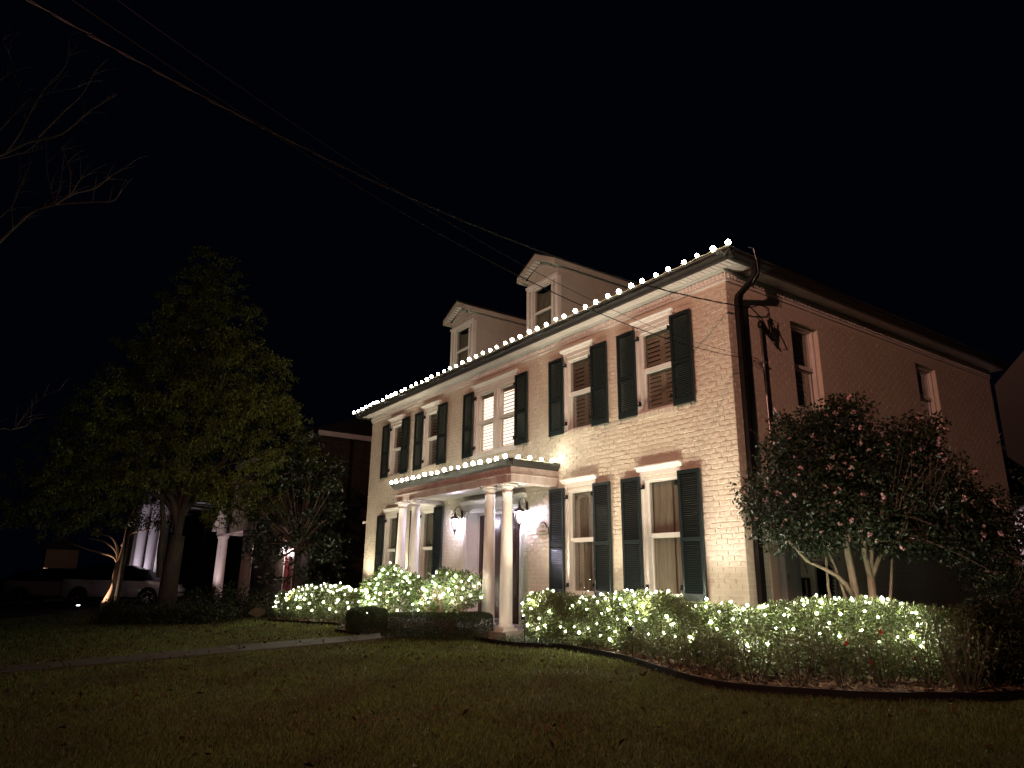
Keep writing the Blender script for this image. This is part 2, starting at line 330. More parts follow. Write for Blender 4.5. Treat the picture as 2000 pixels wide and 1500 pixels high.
def grass():
    rng = np.random.default_rng(9); n = 640000
    # denser where blades can be told apart, thinning out with distance from the street corner
    k = 3.2*np.exp(rng.uniform(0, 1, n)**0.9*math.log(26/3.2)); a = rng.uniform(-0.72, 0.72, n)
    fx, fy = math.sin(yaw), math.cos(yaw)
    x = CAM.x+k*(fx*np.cos(a)+fy*np.sin(a))/np.cos(a)*1.0; y = CAM.y+k*(fy*np.cos(a)-fx*np.sin(a))/np.cos(a)
    ex = np.array([p.x for p in EP]); ey = np.array([p.y for p in EP]); lx = np.array([p.x for p in LB]); ly = np.array([p.y for p in LB])
    lim = np.where(x > -5, np.interp(x, ex[:-15], ey[:-15]), np.where(x < -7.6, np.interp(x, lx, ly), -1.4))
    wl = np.interp(-y, [-t[0] for t in WL], [t[1] for t in WL]); wr = np.interp(-y, [-t[0] for t in WR], [t[1] for t in WR])
    ok = (y < lim-0.03) & ((x < wl-.0) | (x > wr+.0)) & (x < 4.5) & (x > -24)
    ok |= (x > 3.45) & (y < 3) & (x < 9)
    patch = np.sin(x*1.7+np.sin(y*1.3)*1.5)*np.sin(y*2.1-x*.6)+rng.normal(0, .6, n)
    ok &= patch > -0.9
    x, y, k = x[ok], y[ok], k[ok]; n = len(x)
    h = rng.uniform(.018, .04, n)*(1+0.035*k); w = 0.0016+0.00055*k; a = rng.uniform(0, 6.28, n); z = gz(x, y)-0.012
    z = np.where(y > -2.6, z, z+0.012*np.sin(x*1.3+y*.7)*np.sin(y*1.1-x*.4))
    P = np.stack([x, y, z], 1); s = np.stack([np.cos(a)*w, np.sin(a)*w, 0*w], 1)
    T = P+np.stack([rng.normal(0, .5, n)*h, rng.normal(0, .5, n)*h, h], 1)
    V = np.stack([P-s, P+s, T], 1).reshape(-1, 3)
    place('grass', fast_mesh('grass', V, np.arange(len(V)).reshape(-1, 3), 'grass'), label='short patchy brownish green grass of the front lawn', cat='grass', kind='stuff')
    n = 3600; x = rng.uniform(-16, 5, n); y = rng.uniform(-9.5, -1.5, n)
    lim = np.where(x > -5, np.interp(x, ex[:-15], ey[:-15]), np.where(x < -7.6, np.interp(x, lx, ly), -1.5)); ok = y < lim-.05; x, y = x[ok], y[ok]
    keep = rng.uniform(size=len(x)) < np.where(x < -3, .95, .28)*(.25+.75*(np.sin(x*1.1+y*1.7)+np.sin(y*2.3-x*.5) > -.2)); x, y = x[keep], y[keep]
    P = np.stack([x, y, gz(x, y)+.025], 1)
    place('fallen_leaves', leaf_mesh('fallen_leaves', P, .075, 'dryleaf', rng, 1.8, 0.0, fold=.5), label='dry brown leaves scattered over the lawn', cat='leaves', kind='stuff')
grass()

# ------------------------------------------------------------------ the brick house
house = empty('brick_house', (0, 0, 0), label='two storey cream painted brick house with dark green shutters and a roofline of lit bulbs', cat='house')
XL, DEP, ZT = -13.8, 9.7, 5.985
UC = [-1.6, -3.68, -9.80, -11.93]; W = 0.84
HOLES = [(c-W/2, c+W/2, 3.93, 5.47) for c in UC]+[(-7.59, -5.83, 3.93, 5.47)]+[(c-W/2, c+W/2, 0.80, 2.79) for c in UC]+[(-7.83, -5.63, 0.10, 2.62)]
SHOLES = [(1.70, 2.52, 3.93, 5.50), (6.08, 6.93, 4.2, 5.53), (1.66, 2.28, 0.12, 1.40)]   # in y, z on the side wall
def holed(b, x0, x1, z0, z1, holes, emitbox):
    xs = sorted({x0, x1, *[h[0] for h in holes], *[h[1] for h in holes]})
    for a, c in zip(xs, xs[1:]):
        mid = (a+c)/2; hs = sorted([(h[2], h[3]) for h in holes if h[0] < mid < h[1]]); z = z0
        for p, q in hs:
            if p > z: emitbox(a, c, z, p)
            z = q
        if z < z1: emitbox(a, c, z, z1)
b = MB(); holed(b, XL, -0.006, -0.3, ZT, HOLES, lambda a, c, p, q: b.box(a, c, 0.0066, 0.25, p, q))
fwall = b.build('wall', 'mortar', house, label='front wall of cream painted brick')
b = MB(); holed(b, 0.25, DEP, -0.3, ZT, SHOLES, lambda a, c, p, q: b.box(-0.25, -0.0028, a, c, p, q))
swall = b.build('wall', 'mortar', house, label='side wall of painted brick in dim reddish light')
b = MB(); b.box(XL+.014, XL+.25, 0.25, DEP, -.3, ZT); b.box(XL+.25, -.25, DEP-.25, DEP, -.3, ZT); b.box(XL+.25, -.25, .25, DEP-.25, -.3, 0.1); b.box(XL+.25, -.25, .25, DEP-.25, 2.9, 3.0)
b.build('inner_wall', 'dark', house)
CH = 0.082
def brick_geo(rnd, L, H, d, rough=.004):
    # irregular painted brick: back rim, bevelled front with a slightly uneven face; local x along, y outwards negative
    j = lambda s: rnd.uniform(-s, s)
    xs = [0, L/3+j(.01), 2*L/3+j(.01), L]; vs = []
    for row, z in ((0, 0), (1, H)):
        for x in xs: vs.append((x, 0.016, z+(0.0035 if row == 0 else -.0035)+j(rough*.7)))
    e = .006
    fx = [e+j(.003), xs[1], xs[2], L-e+j(.003)]
    for row in (0, 1):
        for x in fx: vs.append((x, -d+j(rough*.85), (e if row == 0 else H-e)+j(rough)))
    fs = [(8, 9, 13, 12), (9, 10, 14, 13), (10, 11, 15, 14), (0, 1, 9, 8), (1, 2, 10, 9), (2, 3, 11, 10), (5, 4, 12, 13), (6, 5, 13, 14), (7, 6, 14, 15), (4, 0, 8, 12), (3, 7, 15, 11)]
    return vs, fs
def bricks(seed, u0, u1, z0, z1, holes, d, pick=None):
    rnd = random.Random(seed); out = []
    for i in range(int((z1-z0)/CH)):
        z = z0+i*CH; u = u1-(0 if i % 2 == 0 else 0.105)
        spans = []
        if i % 2: spans.append((u1-.095, u1))
        while u > u0:
            spans.append((max(u0, u-.200+rnd.uniform(-.004, .004)), u)); u -= .210
        H = CH-.012
        for a, c in spans:
            segs = [(a, c)]
            for h in holes:
                if z+H*.5 > h[2] and z+H*.5 < h[3]:
                    ns = []
                    for s in segs:
                        if h[1] <= s[0] or h[0] >= s[1]: ns.append(s); continue
                        if s[0] < h[0]: ns.append((s[0], h[0]))
                        if s[1] > h[1]: ns.append((h[1], s[1]))
                    segs = ns
            for s in segs:
                if s[1]-s[0] > .03: out.append((s[0], s[1], z+rnd.uniform(-.002, .002), H))
    return out, rnd
# the front wall: the 300 bricks that show largest are parts, the rest one mass
sills = [(c-.47, c+.47, 3.93-.11, 3.93) for c in UC]+[(c-.47, c+.47, .80-.11, .80) for c in UC]
BL, rnd = bricks(11, XL, 0.0, -.1, ZT-.20, HOLES+sills, .0)
order = sorted(BL, key=lambda s: -(s[0]+s[1])/2+0.05*abs(s[2]-2.3))
near = {id(s) for s in order[:300]}
variants = []
for k in range(10):
    m_ = MB(); m_.add(*brick_geo(rnd, 1.0*.2, CH-.012, .004)); variants.append(m_.mesh('brick', 'brick'))
for k in range(4):
    m_ = MB(); m_.add(*brick_geo(rnd, .095, CH-.012, .004)); variants.append(m_.mesh('brick', 'brick'))
rest = MB(); nb = 0
for s in BL:
    if id(s) in near:
        L = s[1]-s[0]; v = variants[rnd.randrange(10)] if L > .15 else variants[10+rnd.randrange(4)]
        place('brick', v, fwall, (s[0], rnd.uniform(-.003, .003), s[2]), scale=((L/.2) if L > .15 else L/.095, 1, 1)); nb += 1
    else:
        vs, fs = brick_geo(rnd, s[1]-s[0], s[3], .003 if s[0] > -8 else .004); dy = rnd.uniform(-.003, .003)
        rest.add([(x+s[0], y+dy, z+s[2]) for x, y, z in vs], fs)
rest.build('bricks', 'brick', fwall, kind='stuff')
BS, rnd = bricks(12, 0.0, DEP, -.1, ZT-.20, SHOLES, .0)
rest = MB()
for s in BS:
    vs, fs = brick_geo(rnd, s[1]-s[0], s[3], -.001, .0009); dy = rnd.uniform(-.0008, .0008)
    rest.add([(-(y+dy), x+s[0], z+s[2]) for x, y, z in vs], [f for f in fs])
rest.build('bricks', 'brick', swall, kind='stuff')
# rowlock sills
for (a, c, p, q) in sills:
    n = 11; b = MB(); bw = (c-a)/n
    for i in range(n): b.box(a+i*bw+.004, a+(i+1)*bw-.004, -.035+R.uniform(-.004, .004), .012, p+.004, q-.004)
    b.build('sill', 'brick', house)

# ---- windows
def wnd(cx, z0, z1, w, style, side=False, double=False, label=None):
    """Local frame: x along the wall, y inwards, z up from the opening's foot."""
    wd = empty('window', (cx, 0, z0) if not side else (0, cx, z0), house, rz=PI/2 if side else 0)
    if label: wd['label'] = label
    h = z1-z0; hw = w/2; L = lambda b, n, m, **k: b.build(n, m, wd, world=False, **k)
    b = MB(); t = .055; y0 = .0 if not side else .08; y1 = .16
    b.box(-hw, -hw+t, y0, y1, 0, h); b.box(hw-t, hw, y0, y1, 0, h); b.box(-hw+t, hw-t, y0, y1, h-t, h); b.box(-hw+t, hw-t, y0, y1, 0, .04)
    if not side:
        c = .045
        b.box(-hw-c, -hw-.001, -.022, .012, 0, h+.02); b.box(hw+.001, hw+c, -.022, .012, 0, h+.02)
    if double: b.box(-.07, .07, y0-.012, y1, .04, h-t)
    L(b, 'frame', 'trim')
    parts = [(-hw+t, hw-t)] if not double else [(-hw+t, -.07), (.07, hw-t)]
    mz = h*.5
    for (a, c) in parts:
        s = .032
        b = MB()
        for (p, q, yy) in ((mz-.0, h-t, y0+.055), (.04, mz, y0+.095)):
            b.box(a, a+s, yy, yy+.035, p, q); b.box(c-s, c, yy, yy+.035, p, q); b.box(a+s, c-s, yy, yy+.035, q-s, q); b.box(a+s, c-s, yy, yy+.035, p, p+s)
        b.box(a+.001, c-.001, y0+.045, y0+.056, mz-.018, mz+.045)
        L(b, 'sash', 'trim')
        for (p, q, yy) in ((mz+.045, h-t-s, y0+.073), (.04+s, mz-s, y0+.113)):
            b = MB(); b.box(a+s, c-s, yy, yy+.004, p, q); L(b, 'pane', 'glass')
    yi = y0+.16
    if style == 'curtain':
        for sgn in (-1, 1):
            n = 46; vs = []; rr = random.Random(int(cx*100)+sgn)
            ph = rr.uniform(0, 6); x0 = -hw-.25 if sgn < 0 else -.06; x1 = .05 if sgn < 0 else hw+.05
            for i in range(n+1):
                u = i/n; x = x0+(x1-x0)*u; yy = yi+.07+sgn*.03+.030*math.sin(u*31+ph)+.012*math.sin(u*67+ph*2)
                for zz, k in ((-.05, 1.25), (h*.5, 1.0), (h+.02, .5)): vs.append((x, yi+.07+(yy-yi-.07)*k, zz))
            fs = [(i*3+r, (i+1)*3+r, (i+1)*3+r+1, i*3+r+1) for i in range(n) for r in range(2)]
            b = MB(); b.add(vs, fs); L(b, 'curtain', 'curtain', smooth=True)
    elif style in ('louver', 'lit', 'dim', 'dimw'):
        mt = {'lit': 'innerw', 'dimw': 'innerc'}.get(style, 'inner')
        leaves_ = [(a-.09, c+.02) for (a, c) in parts] if double else [(-hw-.06, -.003), (.003, hw-.03)]
        for (a, c) in leaves_:
            b = MB(); s = .05; yy = yi+.03
            b.box(a, a+s, yy, yy+.03, .02, h-.02); b.box(c-s, c, yy, yy+.03, .02, h-.02)
            for (p, q) in ((.02, .09), (mz-.03, mz+.03), (h-.13, h-.02)): b.box(a+s, c-s, yy, yy+.03, p, q)
            if style == 'lit' and a < 0: b.box(c-s-.16, c-s-.10, yy, yy+.03, .09, h-.13)
            fr = L(b, 'inner_shutter', mt)
            b = MB()
            for (p, q) in ((.09, mz-.03), (mz+.03, h-.13)):
                n = max(4, int((q-p)/.078)); st = (q-p)/n
                tilt = 1.22 if style != 'lit' else (.10 if p > mz and a > -.2 else .5)
                for i in range(n):
                    zc = p+(i+.5)*st; dy = .036*math.cos(tilt); dz = .036*math.sin(tilt); th = .004
                    b.prism([(yy+.015-dy, zc-dz-th), (yy+.015+dy, zc+dz-th), (yy+.015+dy, zc+dz+th), (yy+.015-dy, zc-dz+th)], 0, a+s, c-s)
            o = b.build('slats', mt, wd, world=False, kind='stuff')
    if style == 'lit':
        b = MB(); b.add([(-hw-.95, yi+.42, -.3), (hw+.1, yi+.42, -.3), (hw+.1, yi+.42, h+.5), (-hw-.95, yi+.42, h+.5)], [(0, 1, 2, 3)]); L(b, 'lit_room', 'room')
    else:
        b = MB(); b.add([(-hw-.1, yi+.30, -.1), (hw+.1, yi+.30, -.1), (hw+.1, yi+.30, h+.1), (-hw-.1, yi+.30, h+.1)], [(0, 1, 2, 3)]); L(b, 'dark_room', 'dark')
    if not side:                                   # crown above the head
        b = MB(); ow = hw+.045
        b.box(-ow, ow, -.03, .012, h+.02, h+.10)
        b.prism([(.012, h+.10), (-.04, h+.10), (-.055, h+.115), (-.075, h+.15), (-.11, h+.165), (-.11, h+.185), (.012, h+.185)], 0, -ow-.05, ow+.05)
        L(b, 'cornice', 'trim')
        if double: b = MB(); b.box(-ow-.03, ow+.03, -.05, .012, -.10, 0); L(b, 'sill', 'trim')
    else:
        b = MB(); b.box(-hw-.02, hw+.02, -.02, .08, -.07, 0); L(b, 'sill', 'trim')
    return wd
for i, c in enumerate(UC): wnd(c, 3.93, 5.47, W, 'louver')
wnd(-6.71, 3.93, 5.47, 1.76, 'lit', double=True, label='double window with lit louvered blinds')
for i, c in enumerate(UC): wnd(c, .80, 2.79, W, 'curtain')
wnd(2.11, 3.93, 5.50, .82, 'dim', side=True)
wnd(6.505, 4.2, 5.53, .85, 'dimw', side=True)

# ---- shutters
def shutter(x, z0, h, single, dogx, hinge):
    w = .455; s = .052; yb = -.048; yf = -.088
    b = MB(); b.box(0, s, yf, yb, 0, h); b.box(w-s, w, yf, yb, 0, h); mz = h*.46
    b.box(s, w-s, yf, yb, 0, .11); b.box(s, w-s, yf, yb, h-.06, h); b.box(s, w-s, yf, yb, mz-.03, mz+.03)
    fr = b.build('shutter', 'shutter', house, world=False, loc=(x, 0, z0))
    seg = [(.11, mz-.03), (mz+.03, h-.06)]
    stuff = MB()
    for p, q in seg:
        n = int(round((q-p)/.034)); st = (q-p)/n
        for i in range(n):
            zc = p+(i+.5)*st
            pts = [(yf+.002, zc-.016), (yf+.008, zc-.019), (yb-.004, zc+.013), (yb-.010, zc+.016)]
            if single: place('louver', LOUV, fr, (0, 0, zc))
            else: stuff.prism(pts, 0, s, w-s)
    if not single: stuff.build('louvers', 'shutter', fr, world=False, kind='stuff')
    for zz in (.16, h-.22):
        b = MB()
        e = w+.0 if hinge > 0 else 0; sg = hinge
        b.box(min(e, e+sg*.075), max(e, e+sg*.075), yf+.018, yb+.01, zz, zz+.022)
        b.box(min(e+sg*.055, e+sg*.075), max(e+sg*.055, e+sg*.075), yf+.018, -.02, zz-.0, zz+.075)
        b.build('hinge', 'iron', fr, world=False)
    b = MB(); c = dogx; pts = []
    for i in range(9):
        a = PI*1.4*i/8+.4; pts.append((c+.022*math.cos(a)+.0, yf-.012, -.055+.022*math.sin(a)+.01))
    b.tube([(c-.01, yf-.012, .02)]+[(c-.012, yf-.012, -.01)]+pts[::-1][:0]+[(c-.004+.018*math.sin(i*.9), yf-.012, -.02-i*.016) for i in range(7)], .006, .004, 5)
    b.tube([(c, -.0, -.03), (c, yf-.012, -.03)], .005, .005, 5)
    b.build('shutter_dog', 'iron', fr, world=False)
_lm = MB(); _lm.prism([(-.086, -.016), (-.080, -.019), (-.052, .013), (-.058, .016)], 0, .052, .403); LOUV = _lm.mesh('louver', 'shutter')
for i, c in enumerate(UC+[-6.71]):
    wl = .435 if c != -6.71 else .895
    for (z0, h, low) in ((3.90, 1.61, 0), (.775, 2.035, 1)):
        if c == -6.71 and low: continue
        for sg in (-1, 1):
            x = c-wl-.455 if sg < 0 else c+wl
            single = (c == UC[0]) or (c == UC[1] and sg > 0 and low)
            shutter(x, z0, h, single, .07 if sg < 0 else .385, 1 if sg < 0 else -1)

# ---- frieze with dentils, soffit, gutters, roof
b = MB(); b.box(XL-.012, .0, -.022, .012, ZT-.20, ZT-.0); b.prism([(-.022, ZT-.06), (-.05, ZT-.03), (-.06, ZT), (-.022, ZT)], 0, XL-.012, 0.022)
b.box(0.0, .022, -.022, DEP, ZT-.2, ZT); b.box(XL-.012, 0.03, -.03, -.0225, ZT-.195, ZT-.175)
b.build('frieze', 'trim', house)
b = MB(); x = -.01
while x > XL: b.prism([(x-.045, ZT-.145), (x, ZT-.145), (x, ZT-.085), (x-.0225, ZT-.068), (x-.045, ZT-.085)], 1, -.047, -.0222); x -= .082
y = .03
while y < DEP:
    if not 1.0 < y < 1.25: b.prism([(y, ZT-.145), (y+.045, ZT-.145), (y+.045, ZT-.085), (y+.0225, ZT-.068), (y, ZT-.085)], 0, .0222, .047)
    y += .082
b.build('dentils', 'trim', house, kind='stuff')
sof = MB(); sof.box(XL-.30, .30, -.33, 0.0, ZT+.012, ZT+.03); sof.box(0.0, .30, 0, DEP+.2, ZT+.012, ZT+.03)
sof = sof.build('soffit', 'trim', house)
bm_ = MB(); bm_.box(.007, .093, -.30, -.02, ZT+.001, ZT+.010); BOARD = bm_.mesh('board', 'soffit')
x = -.10; n = 0
while x > XL-.28: place('board', BOARD, sof, (x, 0, R.uniform(-.001, .001))); x -= .1; n += 1
for j in range(2): place('board', BOARD, sof, (.0+j*.1, 0, 0))
b = MB()
for j in range(65): b.box(.025, .30, .004+j*.15, .146+j*.15, ZT+.001, ZT+.010)
b.build('boards', 'soffit', sof, kind='stuff')
b = MB()
prof = [(-.30, ZT-.02), (-.31, ZT-.03), (-.36, ZT-.02), (-.385, ZT+.015), (-.42, ZT+.05), (-.425, ZT+.10), (-.445, ZT+.11), (-.445, ZT+.125), (-.42, ZT+.125), (-.415, ZT+.06), (-.31, ZT+.05), (-.30, ZT+.15)]
b.prism(prof, 0, XL-.44, .43)
b.build('gutter', 'gutter', house, label='dark gutter along the front eave')
b = MB(); b.prism([(-p[0], p[1]) for p in prof][::-1], 1, -.43, DEP+.3)
b.build('gutter', 'gutter', house, label='dark gutter along the side eave')
b = MB(); b.box(XL-.44, XL-.30, -.29, DEP+.3, ZT-.02, ZT+.12); b.build('gutter', 'gutter', house)
tanp = .47; zr = ZT+.10; x0, x1, y0, y1 = XL-.38, .38, -.38, DEP+.3; hh = (y1-y0)/2; zc = zr+hh*tanp; ym = (y0+y1)/2
b = MB(); b.add([(x0, y0, zr), (x1, y0, zr), (x1, y1, zr), (x0, y1, zr), (x0+hh, ym, zc), (x1-hh, ym, zc)], [(0, 1, 5, 4), (1, 2, 5), (2, 3, 4, 5), (3, 0, 4), (3, 2, 1, 0)])
b.build('roof', 'shingle', house)

# ---- dormers
def dormer(cx):
    d = empty('dormer', (cx, 1.4, 0), house); L = lambda b, n, m, **k: b.build(n, m, d, world=False, **k)
    hw = .645; ze = 8.50; zb = 6.7; wa = .405; za, zt = 7.04, 8.42
    b = MB()
    b.box(-hw, -wa, 0, .15, zb, ze); b.box(wa, hw, 0, .15, zb, ze); b.box(-wa, wa, 0, .15, zb, za); b.box(-wa, wa, 0, .15, zt, ze)
    yb = 5.0
    b.prism([(.15, zb), (.15, ze+.25), (yb+.4, ze+.25)], 0, -hw, -hw+.1); b.prism([(.15, zb), (.15, ze+.25), (yb+.4, ze+.25)], 0, hw-.1, hw)
    b.prism([(-hw, ze), (hw, ze), (hw, ze+.32), (0, ze+.66), (-hw, ze+.32)], 1, .01, .149)
    L(b, 'wall', 'siding')
    # lap siding on the sides and in the gable, quoin-like side strips on the front
    for sg in (-1, 1):
        b = MB(); z = 6.95
        while z < ze+.14:
            ymax = .15+(z-zb)/(ze-zb)*(yb-.15) ; ylo = .03
            yhi = yb if z > 8.4 else max(.3, ( z-6.05)/.47-1.7)
            xa = sg*hw
            pts = [(xa, z), (xa+sg*.014, z), (xa+sg*.003, z+.105), (xa, z+.105)]
            if sg < 0: pts = pts[::-1]
            b.prism(pts, 1, ylo+.07, yb-.1); z += .105
        L(b, 'siding_boards', 'siding', kind='stuff')
    b = MB()
    for sg in (-1, 1):
        for i in range(15):
            z = 6.98+i*.098; xa, xb_ = sorted((sg*(wa+.07), sg*(hw-.085)))
            b.prism([(0, z), (-.016, z), (-.004, z+.095), (0, z+.095)][::-1], 0, xa, xb_)
    for i in range(4):
        z = ze+.07+i*.1; wdt = hw-.04 if i < 2 else hw*(1-(z-ze-.10)/.42)
        if wdt > .05: b.prism([(.01, z), (-.006, z), (.004, z+.095), (.01, z+.095)][::-1], 0, -wdt, wdt)
    L(b, 'front_boards', 'siding', kind='stuff')
    b = MB()
    for sg in (-1, 1):
        xa, xb_ = sorted((sg*(hw-.085), sg*(hw+.01))); b.box(xa, xb_, -.02, .0, zb, ze)
        xa, xb_ = sorted((sg*hw+sg*.001, sg*(hw+.014))); b.box(xa, xb_, 0.001, .10, zb, ze)
        xa, xb_ = sorted((sg*wa, sg*(wa+.065))); b.box(xa, xb_, -.022, .0, za-.03, zt+.05)
    b.box(-hw, hw, -.024, 0, zt+.0, zt+.075); b.box(-wa-.08, wa+.08, -.04, .0, za-.07, za-.03)
    b.box(-hw-.02, hw+.02, -.05, .01, ze-.02, ze+.05)
    L(b, 'trim_boards', 'trim')
    b = MB(); s = .035; mz = (za+zt)/2
    b.box(-wa, -wa+s, .03, .08, za, zt); b.box(wa-s, wa, .03, .08, za, zt); b.box(-wa+s, wa-s, .03, .08, zt-s, zt); b.box(-wa+s, wa-s, .03, .08, za, za+s); b.box(-wa+s, wa-s, .02, .085, mz-.03, mz+.03)
    L(b, 'sash', 'trim')
    for p, q in ((za+s, mz-.03), (mz+.03, zt-s)):
        b = MB(); b.box(-wa+s, wa-s, .052, .056, p, q); L(b, 'pane', 'glass')
    b = MB(); n = 30; vs = []
    for i in range(n+1):
        u = i/n; x = -wa-.03+(2*wa+.06)*u; sw = .012*math.sin(u*26)+.01*math.sin(u*9+cx)
        top = zt-.02-.42*u*(1-u)*1.2*(1 if u < .75 else .6)
        vs += [(x, .16+sw, za-.02), (x, .15+sw, mz+.1), (x, .15+sw*.4, top)]
    b.add(vs, [(i*3+r, i*3+3+r, i*3+4+r, i*3+1+r) for i in range(n) for r in range(2)]); L(b, 'curtain', 'drape', smooth=True)
    b = MB(); b.add([(-hw+.1, .5, zb), (hw-.1, .5, zb), (hw-.1, .5, ze), (-hw+.1, .5, ze)], [(0, 1, 2, 3)]); L(b, 'dark_room', 'dark')
    # roof with overhang, fascia and white undersides
    o = .17; zp = ze+.745; ye = -.22
    for sg in (-1, 1):
        xo = sg*(hw+o); zo = ze+.305
        b = MB(); b.prism([(0, zp), (xo, zo+.03), (xo, zo+.075), (0, zp+.05)] if sg > 0 else [(0, zp), (0, zp+.05), (xo, zo+.075), (xo, zo+.03)], 1, ye-.02, 5.2)
        L(b, 'roof', 'shingle')
        b = MB(); b.prism([(0, zp-.16), (xo, zo-.11), (xo, zo+.029), (0, zp-.001)], 1, ye-.015, ye+.02)
        b.box(min(xo, xo-sg*.02), max(xo, xo-sg*.02), ye+.02, 5.1, zo-.11, zo+.028); b.box(*sorted((sg*(hw+.015), xo-sg*.021)), ye+.021, -.03, zo-.11, zo-.05)
        L(b, 'fascia', 'siding')
        b = MB(); nb_ = 8
        for i in range(nb_):
            u0, u1 = i/nb_+.01, (i+1)/nb_-.01
            b.add([(xo*u, y_, zp-.15+(zo-.04-zp+.15)*u-.01) for u in (u0, u1) for y_ in (ye+.025, -.03)], [(0, 1, 3, 2)])
        b.box(*sorted((sg*(hw+.02), xo-sg*.021)), ye+.021, 5.0, zo-.045, zo-.03)
        L(b, 'soffit', 'trim')
    return d
dormer(-6.73); dormer(-10.74)

# ---- portico
PX0, PX1, PY, PZ = -9.36, -4.38, -1.18, 2.87
port = empty('portico', (-6.87, -.6, 0), house)
def PB(b, n, m, **k): return b.build(n, m, port, **k)
b = MB(); b.box(PX0, PX1, PY+.03, PY+.27, PZ, PZ+.16); b.box(PX0, PX0+.24, PY+.27, -.005, PZ, PZ+.16); b.box(PX1-.24, PX1, PY+.27, -.005, PZ, PZ+.16)
b.box(PX0-.01, PX1+.01, PY+.018, PY+.26, PZ+.161, PZ+.32); b.box(PX0-.01, PX0+.2, PY+.26, -.005, PZ+.161, PZ+.32); b.box(PX1-.2, PX1+.01, PY+.26, -.005, PZ+.161, PZ+.32)
b.box(PX0-.03, PX1+.03, PY-.004, PY+.2, PZ+.145, PZ+.163); b.box(PX1, PX1+.03, PY+.2, -.005, PZ+.145, PZ+.163)
PB(b, 'entablature', 'stained')
b = MB(); b.box(PX0+.241, PX1-.241, PY+.271, -.006, PZ+.10, PZ+.14); PB(b, 'ceiling', 'trim')
b = MB()
for i in range(28): b.box(PX0+.25+i*.16, PX0+.405+i*.16, PY+.28, -.01, PZ+.088, PZ+.099)
PB(b, 'ceiling_boards', 'trim', kind='stuff')
b = MB(); b.prism([(PY+.017, PZ+.30), (PY-.01, PZ+.32), (PY-.03, PZ+.33), (PY-.06, PZ+.36), (PY-.10, PZ+.40), (PY-.10, PZ+.44), (PY+.017, PZ+.44)], 0, PX0-.11, PX1+.09)
b.prism([(PX1+.012, PZ+.30), (PX1+.03, PZ+.33), (PX1+.06, PZ+.36), (PX1+.09, PZ+.40), (PX1+.09, PZ+.4395), (PX1+.012, PZ+.4395)], 1, PY-.09, -.006)
PB(b, 'gutter', 'gutter')
b = MB(); b.box(PX0-.02, PX1+.02, PY+.02, -.006, PZ+.441, PZ+.47); PB(b, 'roof', 'shingle')
# running scroll ornament on the band
def scroll(b, o, ax, s):
    pts = []
    for i in range(13):
        a = -PI*.1+i*PI*1.75/12; rr = .030-.0012*i
        u, w_ = rr*math.cos(a)*s, rr*math.sin(a)
        pts.append((o[0]+u, o[1], o[2]+w_) if ax == 0 else (o[0], o[1]+u, o[2]+w_))
    b.tube(pts, .007, .009, 4)
b = MB(); x = PX1-.06; k = 0
while x > PX0+.03: scroll(b, (x, PY+.014, PZ+.225+(.012 if k % 2 else -.012)), 0, 1 if k % 2 else -1); x -= .075; k += 1
y = PY+.07
while y < -.05: scroll(b, (PX1+.013, y, PZ+.225+(.012 if k % 2 else -.012)), 1, 1 if k % 2 else -1); y += .075; k += 1
PB(b, 'scroll_band', 'scroll', kind='stuff')
colm = MB(); 
colm.box(-.16, .16, -.16, .16, 0, .05); colm.lathe([(.155, .05), (.16, .075), (.155, .10), (.13, .11), (.128, .13), (.125, .14)]+[(.125-.028*(t/10)**1.6, .14+2.40*t/10) for t in range(11)]+[(.108, 2.545), (.108, 2.565), (.097, 2.57), (.098, 2.61), (.11, 2.625), (.135, 2.65), (.145, 2.675)], n=24)
colm.box(-.155, .155, -.155, .155, 2.675, 2.725)
cm = colm.mesh('column', 'trim', True)
for p in cm.polygons: p.use_smooth = len(p.vertices) == 4 and abs(p.normal.z) < .9 and p.index > 6
for x in (-9.19, -8.50, -5.27, -4.66): place('column', cm, port, (x+6.87, -1.04+.6, .14), scale=(1, 1, (PZ-.14)/2.725))
b = MB(); b.box(-9.6, -4.15, -1.38, 0.01, -.1, .14); b.box(-7.78, -5.68, 0.01, .3, -.1, .139)
PB(b, 'porch_floor', 'porchstone')
b = MB(); b.box(-7.3, -6.1, -.45, -.005, .141, .25); PB(b, 'door_step', 'porchstone')

# ---- doorway
dw = empty('doorway', (-6.73, 0, .14), house)
def DB(b, n, m, **k): return b.build(n, m, dw, **k)
b = MB()
for sg in (-1, 1):
    xo = -6.73+sg*1.10
    for (a, c, d) in ((.0, .03, -.05), (.03, .08, -.03), (.08, .11, -.045)):
        b.box(*sorted((xo+sg*(a+.001), xo+sg*c)), d, .012, .14, 2.6)
    b.box(*sorted((xo-sg*.001, xo-sg*.03)), .0, .30, .14, 2.6)
    b.box(*sorted((xo-sg*.031, xo-sg*.075)), .27, .35, .14, 2.53)
b.box(-7.83+.03, -5.63-.03, 0, .30, 2.56, 2.62); b.box(-7.76, -5.70, .27, .34, 2.50, 2.559)
DB(b, 'door_frame', 'trim')
b = MB(); b.box(-7.96, -5.50, -.045, .012, 2.621, 2.74); b.prism([(.012, 2.74), (-.06, 2.74), (-.075, 2.77), (-.11, 2.80), (-.14, 2.81), (-.14, 2.835), (.012, 2.835)], 0, -8.03, -5.43)
DB(b, 'cornice', 'trim')
